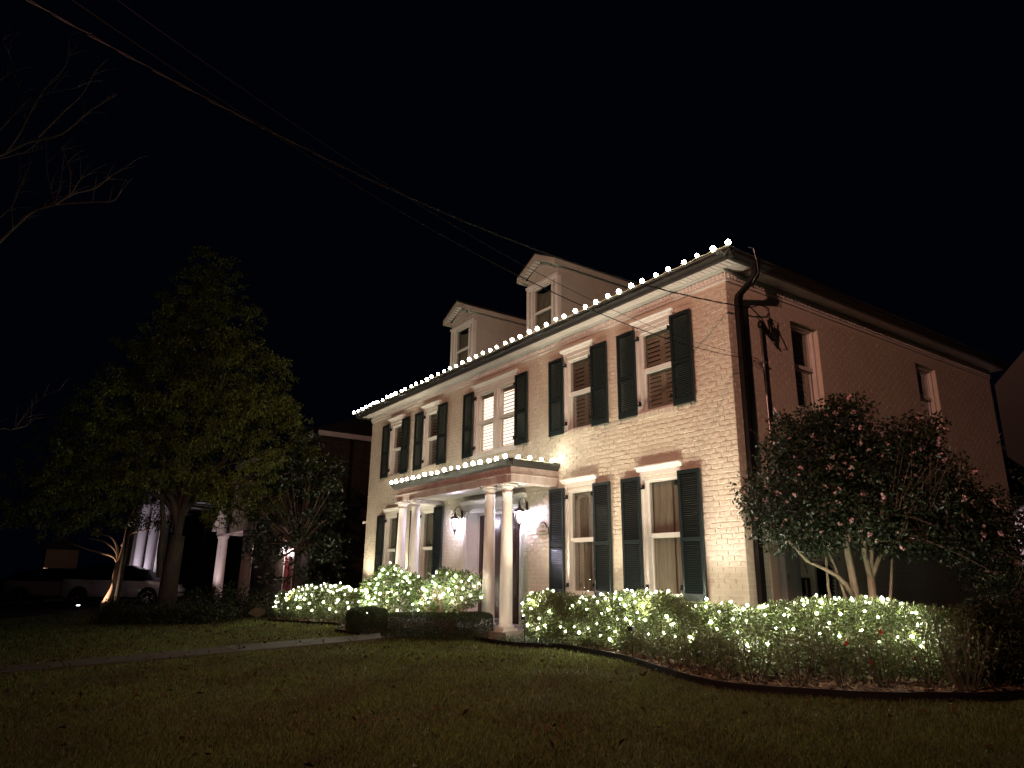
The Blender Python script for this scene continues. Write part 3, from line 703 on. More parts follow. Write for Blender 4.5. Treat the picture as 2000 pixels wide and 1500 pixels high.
for sg in (-1, 1):
    x0_, x1_ = sorted((-6.73+sg*.004, -6.73+sg*1.02)); b = MB(); w_ = x1_-x0_; y_ = .30; st = .12
    rails = [.16, .42, 1.18, 1.34, 2.02, 2.14, 2.50]
    b.box(x0_, x0_+st, y_, y_+.045, .16, 2.50); b.box(x1_-st, x1_, y_, y_+.045, .16, 2.50); b.box(x0_+w_/2-.04, x0_+w_/2+.04, y_, y_+.045, .36, 2.37)
    for p, q in ((.16, .36), (1.12, 1.26), (1.86, 1.96), (2.37, 2.50)): b.box(x0_+st, x1_-st, y_-.0005, y_+.045, p, q)
    lf = DB(b, 'door', 'door')
    for (p, q) in ((.36, 1.12), (1.26, 1.86), (1.96, 2.37)):
        for (a, c) in ((x0_+st, x0_+w_/2-.04), (x0_+w_/2+.04, x1_-st)):
            b = MB(); b.box(a, c, y_+.022, y_+.03, p, q); b.box(a+.035, c-.035, y_+.008, y_+.022, p+.035, q-.035); b.build('panel', 'door', lf)
    b = MB(); b.lathe([(.0, 0), (.028, .004), (.032, .02), (.02, .04), (.0, .045)][1:-1], (0, 0, 0), 10); o = b.build('knob', 'bronze', lf, world=False, loc=(-6.73+sg*.07+6.73, .29, 1.02)); o.rotation_euler = (PI/2, 0, 0)
b = MB(); b.box(-7.7, -5.7, .35, .4, .12, 2.6); DB(b, 'dark_room', 'dark')

# ---- louvered hatch, downspout
b = MB(); b.box(-.06, .012, 1.66, 1.71, .12, 1.40); b.box(-.06, .012, 2.23, 2.28, .12, 1.40); b.box(-.06, .012, 1.71, 2.23, 1.35, 1.40)
vd = b.build('louvered_door', 'beigebox', house); b = MB()
for i in range(22): z = .15+i*.054; b.prism([(-.05, z+.03), (-.044, z+.034), (-.018, z), (-.022, z-.004)], 1, 1.711, 2.229)
b.build('slats', 'dark', vd, kind='stuff'); b = MB(); b.box(-.22, -.07, 1.6, 2.34, .1, 1.42); b.build('dark_room', 'dark', vd)
b = MB()
path = [(.365, .30, ZT+.03), (.365, .30, ZT-.06), (.36, .30, ZT-.13), (.33, .29, ZT-.20), (.20, .24, ZT-.33), (.10, .20, ZT-.43), (.075, .19, ZT-.52), (.072, .19, ZT-.62), (.072, .19, 3.4), (.072, .19, .12)]
def rect_tube(b, P, hx, hy):
    vs = []
    for p in P: vs += [(p[0]-hx, p[1]-hy, p[2]), (p[0]+hx, p[1]-hy, p[2]), (p[0]+hx, p[1]+hy, p[2]), (p[0]-hx, p[1]+hy, p[2])]
    fs = [(i*4+a, i*4+4+a, i*4+4+(a+1) % 4, i*4+(a+1) % 4) for i in range(len(P)-1) for a in range(4)]
    b.add(vs, fs)
rect_tube(b, path, .042, .055)
b.box(.115, .1195, .165, .18, .12, 5.3); b.box(.115, .1195, .20, .215, .12, 5.3)
b.build('downspout', 'downspout', house, label='dark downspout curving off the corner gutter')

# ------------------------------------------------------------------ lanterns, plaque, small wall things
def lantern(x, label):
    t = empty('wall_lantern', (x, 0, 2.42), label=label, cat='lantern', group='carriage lanterns flanking the front door')
    L = lambda b, n, m, **k: b.build(n, m, t, world=False, **k)
    cy_ = -.20
    b = MB(); b.lathe([(.045, 0), (.05, .01), (.03, .02)], n=12); me = b.mesh('backplate', 'bronze', True)
    place('backplate', me, t, (0, -.0, .13), (PI/2, 0, 0), (.9, 2.3, 1))
    b = MB(); pts = [(0, -.02, .12)]+[(0, -.03-.09*(1-math.cos(a)), .17+.14*math.sin(a)) for a in [i*PI/10 for i in range(11)]]
    b.tube(pts, .008, .007, 6); b.tube([(0, -.21+.025*math.cos(a), .205+.025*math.sin(a)) for a in [i*.6 for i in range(9)]], .006, .004, 5)
    b.tube([(0, -.02, .1), (0, cy_, .13)], .006, .006, 5); b.tube([(0, -.02, -.0), (0, -.035, -.05), (0, -.03, -.1)], .008, .004, 5)
    L(b, 'arm', 'bronze', smooth=True)
    b = MB(); b.lathe([(.010, .19), (.018, .175), (.010, .16), (.02, .14), (.03, .10), (.055, .075), (.10, .045), (.115, .02), (.115, .005)], (0, cy_, 0), 12); L(b, 'cap', 'bronze', smooth=False)
    b = MB(); prof = [(.098, .004), (.105, -.05), (.10, -.12), (.075, -.20), (.045, -.235)]
    vs = []; fs = []; n = 12
    for r_, z in prof:
        for i in range(n): a = 2*PI*i/n; vs.append((r_*math.cos(a), cy_+r_*math.sin(a), z))
    for j in range(len(prof)-1):
        for i in range(n): fs.append((j*n+i, (j+1)*n+i, (j+1)*n+(i+1) % n, j*n+(i+1) % n))
    b.add(vs, fs); L(b, 'glass', 'lglass')
    b = MB()
    for i in range(6):
        a = 2*PI*i/6; b.tube([(r_*1.03*math.cos(a), cy_+r_*1.03*math.sin(a), z) for r_, z in prof], .004, .004, 4)
    b.lathe([(.048, -.235), (.05, -.25), (.025, -.27), (.03, -.29), (.012, -.32), (.014, -.335), (.004, -.365)], (0, cy_, 0), 10)
    L(b, 'cage', 'bronze')
    b = MB()
    for i in range(3):
        a = 2*PI*i/3+.4; b.lathe([(.008, -.16), (.013, -.13), (.012, -.09), (.003, -.05)], (.032*math.cos(a), cy_+.032*math.sin(a), 0), 8)
    L(b, 'candle_bulbs', 'lamp')
    ld = bpy.data.lights.new('lantern_light', 'POINT'); ld.energy = 75; ld.color = (.90, .79, 1.0); ld.shadow_soft_size = .04
    lo = bpy.data.objects.new('lantern_light', ld); COL.objects.link(lo); lo.parent = t; lo.location = (0, cy_, -.02)
lantern(-8.08, 'bronze wall lantern in full view between shutter and door')
lantern(-5.42, 'bronze wall lantern half hidden behind the rightmost column')

def text_mesh(s, size, m, extr=.002):
    c = bpy.data.curves.new('t', 'FONT'); c.body = s; c.size = size; c.align_x = 'CENTER'; c.extrude = extr
    o = bpy.data.objects.new('t', c); COL.objects.link(o); dg = bpy.context.evaluated_depsgraph_get(); me = bpy.data.meshes.new_from_object(o.evaluated_get(dg))
    bpy.data.objects.remove(o); me.materials.clear(); me.materials.append(M[m]); return me
pl = empty('address_plaque', (-4.86, -.012, 1.95), label='tan arched address plaque on the brick beside the shutter', cat='plaque')
def plq(s, d):
    pts = [(-.19*s, 0-.01*(s-1)), (.19*s, -.01*(s-1)), (.19*s, .12*s), (.145*s, .125*s)]
    pts += [(.12*s*math.cos(a), .12*s+.115*s*math.sin(a)) for a in [i*PI/10 for i in range(1, 10)]]
    return pts+[(-.145*s, .125*s), (-.19*s, .12*s)]
b = MB(); b.prism(plq(1.06, 0), 1, -.012, .006); b.build('rim', 'bronze', pl, world=False)
b = MB(); b.prism(plq(.97, 0), 1, -.018, -.0125); b.build('face', 'plaque', pl, world=False)
place('number', text_mesh('238', .085, 'plaquet'), pl, (0, -.020, .125), (PI/2, 0, 0))
place('street_name', text_mesh('San Mateo', .052, 'plaquet'), pl, (0, -.020, .045), (PI/2, 0, 0))
cm_ = empty('security_camera', (XL-.02, -.02, 2.68), label='small white camera on the far left corner of the house', cat='camera')
b = MB(); b.box(-.05, .012, -.01, .02, -.03, .03); b.build('mount', 'trim', cm_, world=False)
b = MB(); b.lathe([(.02, -.04), (.035, -.03), (.035, .03), (.02, .04)], (-.08, -.02, 0), 10); b.build('camera_body', 'trim', cm_, world=False, smooth=True)

# electrics on the side wall
el = empty('breaker_panel', (0, .85, .70), label='grey electrical panel with beige backing on the side wall', cat='electrical panel')
b = MB(); b.box(.004, .03, .52, .70, .70, 1.62); b.build('backing', 'beigebox', el)
b = MB(); b.box(.004, .13, .72, 1.10, .80, 1.60); b.build('cabinet', 'greybox', el)
b = MB(); b.box(.132, .137, .735, 1.085, .815, 1.585); b.build('cover', 'greybox', el)
b = MB(); b.box(.138, .155, .75, .765, 1.1, 1.18); b.build('latch', 'iron', el)
mt = empty('outlet_box', (.0, 1.3, .86), label='small open framed utility box hanging beside the grey panel', cat='utility box')
b = MB(); b.box(.004, .09, 1.22, 1.25, .86, 1.14); b.box(.004, .09, 1.36, 1.39, .86, 1.14); b.box(.004, .09, 1.25, 1.36, 1.11, 1.14); b.box(.004, .09, 1.25, 1.36, .86, .88); b.build('frame', 'downspout', mt)
b = MB(); b.box(.004, .05, 1.25, 1.36, .88, 1.11); b.build('face', 'beigebox', mt)
b = MB(); b.tube([(.05, 1.38+.06*math.sin(a), .80+.06*math.cos(a)) for a in [i*.5 for i in range(12)]], .006, .006, 5); b.tube([(.04, 1.12, 1.5), (.05, 1.2, 1.3), (.05, 1.23, 1.0)], .006, .006, 5); b.tube([(.03, 1.2, 2.1), (.04, 1.3, 1.6), (.04, 1.42, 1.2)], .006, .005, 5); b.build('loose_wires', 'cable', mt)
fc = empty('hose_bib_box', (0, .98, .6), label='small rounded outlet box low under the grey panel', cat='utility box')
b = MB(); b.box(.004, .07, .93, 1.08, .55, .70); b.build('box', 'beigebox', fc); b = MB(); b.tube([(.02, .92, .56), (.09, .92, .60), (.1, .95, .71), (.1, 1.05, .71), (.08, 1.09, .62)], .010, .008, 6); b.build('cover_hinge', 'iron', fc)
mast = empty('conduit_mast', (0, .74, 1.6), label='galvanised conduit running up the side wall to the service cable', cat='conduit')
b = MB(); b.tube([(.06, .78, 1.60), (.06, .75, 3.0), (.06, .745, 4.4), (.06, .74, 5.12)], .022, .022, 10); b.build('pipe', 'steel', mast, smooth=True)
b = MB()
for z in (2.6, 3.55, 4.5): b.box(.0, .09, .71, .785, z, z+.035)
b.build('strap', 'greybox', mast)
b = MB(); b.lathe([(.03, 0), (.05, .03), (.05, .10), (.02, .14)], (.07, .74, 5.10), 10); b.lathe([(.045, 0), (.03, -.2), (.012, -.34)][::-1], (.12, .93, 5.28), 8); b.build('weatherhead', 'downspout', mast, smooth=True)
b = MB(); b.lathe([(.09, 0), (.0301, -.16)][::-1], (.06, .755, 2.75), 4); b.build('drip_cap', 'beigebox', mast)
def sagline(A, B, s, t1=1.0, n=40, wob=0):
    out = []
    for i in range(n+1):
        t = t1*i/n; p = Vector(A).lerp(Vector(B), t); p.z -= 4*s*t*(1-t)
        p.x += wob*math.sin(i*1.9); p.z += wob*math.cos(i*1.9); out.append(p)
    return out
A1, B1 = (.12, .45, 5.38), (.11, -9.29, 5.85)
sc = empty('service_cable', A1, label='thick twisted service cable crossing in front of the dormer to the side wall', cat='cable')
b = MB(); b.tube(sagline(A1, B1, .46, 1.45, 90, .009), .008, .008, 5); b.build('twisted_pair', 'cable', sc)
b = MB(); b.tube(sagline(A1, B1, .46, 1.45, 90, -.009), .0045, .0045, 5); b.build('messenger_wire', 'gcable', sc)
b = MB(); b.tube([A1, (.16, .62, 5.46), (.20, .80, 5.43), (.16, .88, 5.25), (.12, .95, 5.05)], .011, .009, 6); b.tube([A1, (.2, .6, 5.2), (.2, .8, 4.95), (.14, .98, 4.9), (.07, .80, 5.1)], .010, .009, 6)
b.tube([(.16, .6, 5.46), (.10, .85, 5.52), (.02, 1.05, 5.50)], .008, .006, 5)
b.tube([(.14, .93, 5.30), (.18, 1.05, 5.0), (.10, .98, 4.92), (.07, .80, 5.15)], .010, .008, 6); b.build('drop_loop', 'cable', sc)
for (A, B, s, r_, m_, lb) in (((.08, .35, 4.50), (1.66, -8.29, 4.61), .39, .0055, 'cable', 'lower of two thin black wires meeting at the corner downspout'), ((.08, .35, 4.55), (1.74, -8.41, 4.81), .40, .003, 'gcable', 'upper and thinner of two wires meeting at the corner downspout')):
    w_ = empty('phone_wire', A, label=lb, cat='cable', group='thin wires to the house corner')
    b = MB(); b.tube(sagline(A, B, s, 1.6, 70), r_, r_, 5); b.build('wire', m_, w_)
    b = MB(); b.tube([A, (.12, .50, A[2]-.04), (.10, .66, A[2]-.12), (.07, .72, A[2]-.4), (.07, .80, A[2]-1.3)], .006, .005, 5); b.build('drop', 'cable', w_)
wa_ = MB(); wa_.tube([(.46, .03, ZT+.22), (.50, .10, ZT+.20), (.50, .16, ZT-.02), (.45, .25, ZT-.15), (.30, .28, ZT-.27)], .006, .005, 5); wa_.build('antenna_wire', 'steel', label='thin pale wire curling down from the roof corner over the downspout', cat='wire')

# ------------------------------------------------------------------ light strings
def bulbmesh(r, m, n=10):
    b = MB(); b.lathe([(r*.25, -r*.96), (r*.7, -r*.7), (r, 0), (r*.72, r*.7), (r*.3, r*.95)], n=n); return b.mesh('bulb', m, True)
RB = bulbmesh(.041, 'bulb'); cl = MB(); cl.lathe([(.014, -.02), (.016, .01), (.012, .03)], n=6); CLIP = cl.mesh('socket', 'wire')
def roof_string(name, pts, label):
    t = empty(name, pts[0], label=label, cat='light string', group='warm white bulb strings along the gutters')
    b = MB(); w = []
    for i, p in enumerate(pts):
        p = Vector(p); w.append(p+Vector((0, 0, -.035)))
        if i < len(pts)-1: w.append(p.lerp(Vector(pts[i+1]), .5)+Vector((0, 0, -.05)))
    b.tube(w, .008, .008, 4); b.build('wire', 'wire', t)
    for p in pts:
        l = Vector(p)-Vector(pts[0]); bb = place('bulb', RB, t, l+Vector((0, 0, R.uniform(-.006, .006))), (R.uniform(-.5, .5), R.uniform(-.5, .5), 0), (1,)*3 if False else (R.uniform(.8, 1.1),)*3); 
        place('socket', CLIP, bb, (.0, .0, -.045))
roof_string('light_string', [(.44-i*.307+R.uniform(-.03, .03), -.45+R.uniform(-.012, .012), ZT+.182+R.uniform(-.014, .014)) for i in range(49)], 'long string of globe bulbs along the main roof gutter')
roof_string('light_string', [(-9.47+i*.298+R.uniform(-.02, .02), PY-.09, PZ+.483+R.uniform(-.012, .012)) for i in range(18)]+[(PX1+.09, PY+.13+i*.28, PZ+.485) for i in range(4)], 'shorter string of globe bulbs round the portico roof edge')
tm = MB(); _r0 = .0145; tm.add([(0, 0, _r0), (_r0, 0, 0), (0, _r0, 0), (-_r0, 0, 0), (0, -_r0, 0), (0, 0, -_r0)], [(0, 1, 2), (0, 2, 3), (0, 3, 4), (0, 4, 1), (5, 2, 1), (5, 3, 2), (5, 4, 3), (5, 1, 4)]); TINY = tm.mesh('bulb', 'tiny')
def fairy(name, P, label, wire=True):
    t = empty(name, P[0], label=label, cat='fairy lights', group='fairy lights draped over the planting')
    for p in P: place('bulb', TINY, t, Vector(p)-Vector(P[0]), scale=(R.choice((.65, .8, .95, 1.1, 1.5)),)*3)
    if wire:
        run = [Vector(P[0])]
        for i in range(1, len(P)+1):
            if i < len(P) and (Vector(P[i])-run[-1]).length < .6: run += [run[-1].lerp(Vector(P[i]), .5)+Vector((0, 0, -.02)), Vector(P[i])]
            else:
                if len(run) > 2: b = MB(); b.tube(run, .0016, .0016, 3); b.build('wire', 'cable', t)
                if i < len(P): run = [Vector(P[i])]

# ------------------------------------------------------------------ planting
def hedge_pts(rng, path, hw, h, n, power=.62, depth=.22, z0=0.0, lump=.10, seed=0, low=.0):
    """points through the outer skin of a clipped hedge that follows a path; returns points and outward directions"""
    P = np.array([[p.x, p.y] for p in path]); seg = np.linalg.norm(np.diff(P, axis=0), axis=1); S = np.concatenate([[0], np.cumsum(seg)]); T = S[-1]
    s = rng.uniform(0, T, n); x = np.interp(s, S, P[:, 0]); y = np.interp(s, S, P[:, 1])
    dx = np.interp(s+.05, S, P[:, 0])-np.interp(s-.05, S, P[:, 0]); dy = np.interp(s+.05, S, P[:, 1])-np.interp(s-.05, S, P[:, 1]); l = np.hypot(dx, dy)+1e-9; dx, dy = dx/l, dy/l
    th = rng.uniform(-1.0, PI+1.0, n)
    qx, qz = rng.uniform(-1, 1, n), rng.uniform(-1, 1, n); sd = rng.uniform(size=n); top = hw*2/(hw*2+h*2*.95)
    onx = sd < top; qz = np.where(onx, np.where(rng.uniform(size=n) < .08, -1, 1), qz); qx = np.where(onx, qx, np.sign(qx)); pw = 2/power; nr = (np.abs(qx)**pw+np.abs(qz)**pw)**(1/pw); qx, qz = qx/nr, qz/nr; th = np.arctan2(qz, qx)
    f = 1-np.abs(rng.normal(0, depth, n)); f = np.clip(f, 0.05, 1)
    f *= 1+lump*(np.sin(s*2.6+seed)*np.sin(th*2.3+s*1.7)+.6*np.sin(s*6.1+th*4+seed)+.45*np.sin(s*13.7-th*7))
    e = np.clip(np.minimum(s, T-s)/hw, 0, 1); cap = np.sqrt(1-(1-e)**2); cap = np.clip(cap, .25, 1)
    c, sn = np.cos(th), np.sin(th); u = qx*hw*f*cap; z = qz*h*.5*f*(0.6+.4*cap)+h*.5
    z = np.where(z < low, low+rng.uniform(0, .3, n)*h, z)
    X = x-dy*u; Y = y+dx*u; out = np.stack([-dy*c, dx*c, sn], 1)
    z *= 1+.09*np.sin(s*1.9+seed)*(lump > .05)
    return np.stack([X, Y, gz(X, Y)+z0+z], 1), out
def shell_bulbs(rng, path, hw, h, n, side=1, lo=.25, hi=1.75, **k):
    P, o = hedge_pts(rng, path, hw*1.0, h*1.0, n*14, depth=.01, **k)
    # rows of lights hung over the side that faces the lawn
    return P, o
def stems(b, cx, cy_, n, h, r, spread, rng, z0=0):
    for i in range(n):
        a = rng.uniform(0, 6.28); d = spread*rng.uniform(.3, 1); g = gzf(cx, cy_)
        b.tube(curvepts((cx+.05*math.cos(a), cy_+.05*math.sin(a), g+z0), (cx+d*math.cos(a), cy_+d*math.sin(a), g+h*rng.uniform(.7, 1.05)), (.1*math.cos(a), .1*math.sin(a), 0), 4), r, r*.3, 4)
def sel_bulbs(P, o, view, n, rng, mind=.09, push=.03, zmin=.28, zmax=9):
    """evenly spaced subset of skin points on the street side"""
    vis = ((o @ np.array(view)) > -.15) & (np.sin(P[:, 0]*4.3+P[:, 2]*7)+np.sin(P[:, 0]*2.1-P[:, 1]*3+P[:, 2]*11) > -.55); P, o = P[vis], o[vis]; P = P+o*push; g = gz(P[:, 0], P[:, 1]); ok = (P[:, 2]-g > zmin) & (P[:, 2]-g < zmax); P = P[ok]
    out = []
    for p in P:
        if all((p-q) @ (p-q) > mind*mind for q in out): out.append(p)
        if len(out) >= n: break
    return out
def orderp(P):     # nearest-neighbour order, so the wire runs bulb to bulb
    P = [tuple(p) for p in P]; out = [P.pop(0)]
    while P:
        q = min(P, key=lambda p: sum((a-c)**2 for a, c in zip(p, out[-1]))); P.remove(q); out.append(q)
    return out
def hedge(name, pts, hw, h, n, size, m, seed, label, cat, bulbs=0, view=(.3, -1, .3), blabel=None, depth=.26, lump=.1, power=.62, mind=.1, low=.05, group=None, zmin=.28, stemr=.008, bpath=None):
    rng = np.random.default_rng(seed); path = smooth_path(pts, 8)
    c = path[len(path)//2]; t = empty(name, (c.x, c.y, gzf(c.x, c.y)), label=label, cat=cat, group=group)
    P, o = hedge_pts(rng, path, hw, h, n, depth=depth, lump=lump, seed=seed, power=power, low=low)
    me = leaf_mesh('leaves', P, size, m, rng, 2.1, .0, out=o*.8); me.transform(Matrix.Translation(-t.location)); place('leaves', me, t, kind='stuff')
    b = MB(); rr = random.Random(seed)
    for p in path[3:-3:3]: stems(b, p.x, p.y+rr.uniform(-.1, .1)*(lump > .05), 7, h*.75, stemr, hw*(.75 if lump > .05 else .4), rr)
    b.build('stems', 'twig', t)
    if bulbs:
        P, o = hedge_pts(rng, smooth_path(bpath, 8) if bpath else path, hw, h, bulbs*30, depth=.02, lump=lump, seed=seed, power=power, low=low)
        B = sel_bulbs(P, o, view, bulbs, rng, mind, zmin=zmin); fairy('fairy_lights', orderp(B), blabel)
    return t
hedge('hedge', [(-4.0, -.95), (-3.0, -.85), (-1.5, -.85), (-.4, -.95)], .42, .84, 42000, .042, 'hedge', 21, 'lit evergreen hedge under the two right ground floor windows', 'hedge', 78, (.55, -.8, .35), 'fairy lights over the hedge under the right windows', mind=.15, zmin=.22)
hedge('hedge', [(-.35, -1.0), (.5, -1.15), (1.3, -1.0), (1.95, -.45), (2.45, .15), (2.75, .7)], .44, .82, 46000, .042, 'hedge', 22, 'lit evergreen hedge bending round the house corner before the camellia', 'hedge', 78, (.8, -.6, .35), 'fairy lights over the hedge bending round the corner', mind=.15, zmin=.36, bpath=[(-.25, -1.0), (.5, -1.15), (1.3, -1.0), (1.95, -.45), (2.3, -.05)])
hedge('hedge', [(-13.75, -2.3), (-12.6, -2.0), (-11.6, -1.75), (-10.5, -1.5), (-9.6, -1.3)], .55, .80, 30000, .045, 'hedge2', 23, 'lit evergreen hedge at the far left end of the house', 'hedge', 90, (.5, -.8, .4), 'dense fairy lights over the far left hedge', mind=.12)
hedge('boxwood_hedge', [(-6.75, -2.50), (-5.6, -1.92), (-4.62, -1.40)], .32, .47, 60000, .020, 'box', 24, 'low dark clipped boxwood in front of the porch columns', 'hedge', depth=.10, lump=.03, power=.35)
hedge('boxwood_hedge', [(-8.75, -2.3), (-8.1, -2.3), (-7.45, -2.32)], .30, .50, 40000, .020, 'box', 25, 'low dark clipped boxwood left of the walk below the lit laurel', 'hedge', depth=.10, lump=.03, power=.35)
hedge('dark_shrub', [(2.9, 0.1), (3.0, .6), (3.0, 1.3)], .42, .84, 15000, .05, 'shrub', 26, 'unlit dark shrub at the right end of the flower bed', 'shrub', depth=.22, lump=.14)

def laurel(blobs, foot, seed, label, blabel, nb, nfront, branchy):
    rng = np.random.default_rng(seed); rr = random.Random(seed)
    t = empty('laurel_bush', (*foot, 0), label=label, cat='bush')
    Ps = []; Os = []
    for (x, y, z, r_) in blobs:
        n = int(1350*(r_/.34)**2); o = unit(rng.normal(size=(n, 3))); rad = r_*(1-np.abs(rng.normal(0, .28, (n, 1)))); Ps.append(np.array([x, y, z])+o*rad*np.array([1, .8, .95])); Os.append(o)
    P = np.concatenate(Ps); O = np.concatenate(Os); ok = P[:, 2] > .3; P, O = P[ok], O[ok]
    idx = rng.permutation(len(P)); front = idx[(O[idx] @ np.array([.62, -.75, .2])) > .35][:nfront]; rest_ = np.setdiff1d(idx, front)
    me = leaf_mesh('leaves', P[rest_], .062, 'bush', rng, 2.6, .0, out=O[rest_]*.8); me.transform(Matrix.Translation(-t.location)); place('leaves', me, t, kind='stuff')
    lv = [leaf_mesh('leaf', np.zeros((1, 3)), s, 'bush', rng, 2.5, .1) for s in (.085, .1, .11, .09, .095, .12)]
    for i in front: place('leaf', lv[rr.randrange(6)], t, Vector(P[i]+O[i]*.02)-t.location, (rr.uniform(-3, 3), rr.uniform(-3, 3), rr.uniform(-3, 3)))
    b = MB()
    for (x, y, z, r_) in blobs:
        for k in range(4): b.tube(curvepts((foot[0]+.1*rr.uniform(-1, 1), foot[1]+.05*rr.uniform(-1, 1), 0), (x+rr.uniform(-.15, .15), y+rr.uniform(-.15, .15), z+rr.uniform(-.1, .25)), (rr.uniform(-.1, .1), -.05, 0), 5), .014, .004, 5)
    for k in range(branchy): b.tube(curvepts((foot[0]+rr.uniform(-.1, .1), foot[1]-.1, .1), (foot[0]+(k/branchy-.5)*.7, foot[1]-.25, rr.uniform(.7, 1.0)), (.02, -.03, 0), 4), .011, .004, 4)
    b.build('stems', 'twiglit', t)
    idx = rng.permutation(len(P)); B = []
    for i in idx:
        if O[i] @ np.array([.62, -.75, .15]) < .1: continue
        p = P[i]+O[i]*.05
        if all((p-q) @ (p-q) > .11**2 for q in B): B.append(p)
        if len(B) >= nb: break
    fairy('fairy_lights', orderp(B), blabel)
laurel([(-8.85, -1.85, .75, .34), (-8.5, -1.7, 1.0, .36), (-8.1, -1.75, 1.02, .34), (-8.75, -1.9, .5, .3), (-8.3, -1.9, .70, .35), (-7.75, -1.7, .92, .32), (-7.6, -1.65, .62, .26), (-7.95, -1.85, .45, .25), (-7.45, -1.6, .95, .22)], (-8.2, -1.75), 31, 'dense glossy laurel bush strung with lights, left of the walk', 'fairy lights wound through the dense laurel left of the walk', 58, 160, 5)
laurel([(-6.55, -1.85, .82, .26), (-6.85, -1.85, .95, .22), (-6.6, -1.9, .55, .22), (-5.0, -1.5, 1.05, .10), (-4.95, -1.5, .75, .12), (-6.15, -1.75, .85, .26), (-5.95, -1.65, 1.08, .22), (-5.6, -1.6, .95, .26), (-5.35, -1.55, 1.05, .18), (-5.5, -1.65, .62, .28), (-5.9, -1.75, .55, .24), (-5.2, -1.5, .72, .20), (-6.3, -1.8, .6, .2)], (-5.75, -1.65), 32, 'open branching laurel bush strung with lights, just left of the door', 'fairy lights wound through the open laurel by the door', 44, 120, 16)

def strap_clump(x, y, n, L, m, label, group, seed):
    rr = random.Random(seed); b = MB(); g = gzf(x, y)
    for i in range(n):
        a = rr.uniform(0, 6.28); l = L*rr.uniform(.6, 1.1); rise = rr.uniform(.4, .95); pts = []; px, py = x+rr.uniform(-.06, .06), y+rr.uniform(-.06, .06); s = .009; vs = []
        for k in range(6):
            u = k/5; r_ = l*u*(1-rise*.45); z = g+l*rise*(u*1.5-u*u*1.15); wd = s*(1-u)**.6
            cx, cy2 = px+r_*math.cos(a), py+r_*math.sin(a); vs += [(cx-wd*math.sin(a), cy2+wd*math.cos(a), z), (cx+wd*math.sin(a), cy2-wd*math.cos(a), z)]
        b.add(vs, [(k*2, k*2+1, k*2+3, k*2+2) for k in range(5)])
    t = empty('strap_plant', (x, y, g), label=label, cat='plant', group=group); b.build('leaves', m, t, kind='stuff')
for i, (x, y) in enumerate([(-4.15, -1.42), (-3.85, -1.50), (-3.5, -1.46), (-3.2, -1.36), (-2.92, -1.28), (-3.7, -1.3), (-3.35, -1.25)]):
    strap_clump(x, y, 55, .34, 'lily', 'dark arching strap leaved clump, '+['closest to the porch floor', 'second out from the porch, at the edging', 'middle one along the edging', 'fourth along the edging from the porch', 'furthest from the porch', 'behind the second one, against the hedge', 'behind the middle one, against the hedge'][i], 'strap leaved clumps beside the porch', 40+i)

def rose(x, y, h, n, seed, label, flowers=0, leafn=160, m='twig', spread=.35):
    rr = random.Random(seed); rng = np.random.default_rng(seed); g = gzf(x, y); t = empty('rose_bush', (x, y, g), label=label, cat='rose bush', group='sparse rose bushes along the bed edging')
    b = MB(); tips = []
    for i in range(n):
        a = rr.uniform(0, 6.28); d = spread*rr.uniform(.3, 1.0); hh_ = h*rr.uniform(.6, 1.05)
        top = Vector((x+d*math.cos(a), y+d*math.sin(a), g+hh_)); path = curvepts((x+.04*math.cos(a), y+.04*math.sin(a), g), top, (.05*math.cos(a), .05*math.sin(a), 0), 5); b.tube(path, .006, .0025, 4); tips += path[2:]
        for k in range(3):
            q = path[rr.randrange(2, 5)]; e = q+Vector((rr.uniform(-.14, .14), rr.uniform(-.14, .14), rr.uniform(.05, .2))); b.tube([q, q.lerp(e, .5)+Vector((0, 0, .02)), e], .003, .0015, 3); tips.append(e)
    b.build('stems', m, t)
    T = np.array([tuple(p) for p in tips]); P = T[rng.integers(0, len(T), leafn)]+rng.normal(0, .035, (leafn, 3)); P[:, 2] = np.maximum(P[:, 2], g+.05)
    me = leaf_mesh('leaves', P, .035, 'hedge', rng, 1.7); me.transform(Matrix.Translation(-t.location)); place('leaves', me, t, kind='stuff')
    for i in range(flowers):
        p = Vector(tips[rr.randrange(len(tips))]); me = leaf_mesh('flower', rng.normal(0, .006, (10, 3)), .034, 'rose', rng, 1.3); place('flower', me, t, p-t.location+Vector((.05, -.05, 0)))
RS = [(-.5, -1.42, .5), (-.05, -1.55, .5), (.45, -1.72, .55), (.9, -1.72, .58), (1.3, -1.75, .62), (1.7, -1.5, .62), (2.05, -1.25, .66), (2.4, -1.0, .66), (2.65, -.6, .68), (2.9, -.25, .66)]
for i, (x, y, h) in enumerate(RS):
    fl = {7: 2, 6: 1, 8: 1}.get(i, 0)
    lab = 'bare twiggy rose bush, %s along the black edging' % {0: 'nearest the porch', 1: 'second from the porch', 2: 'third from the porch', 3: 'fourth from the porch', 4: 'fifth from the porch, at the house corner', 5: 'sixth from the porch, past the corner', 9: 'last before the dry upright stems'}[i] if not fl else ['', '', '', '', '', '', 'rose bush with one dark red bloom, furthest left of the flowering ones', 'rose bush with two red blooms near the lit hedge end', 'rose bush with one red bloom nearest the unlit shrub'][i]
    rose(x, y, h, 14, 60+i, lab, fl, 420)
rose(2.95, -.55, .85, 22, 75, 'tall dry upright stems at the right end of the flower bed', 0, 120, 'twig', .30)

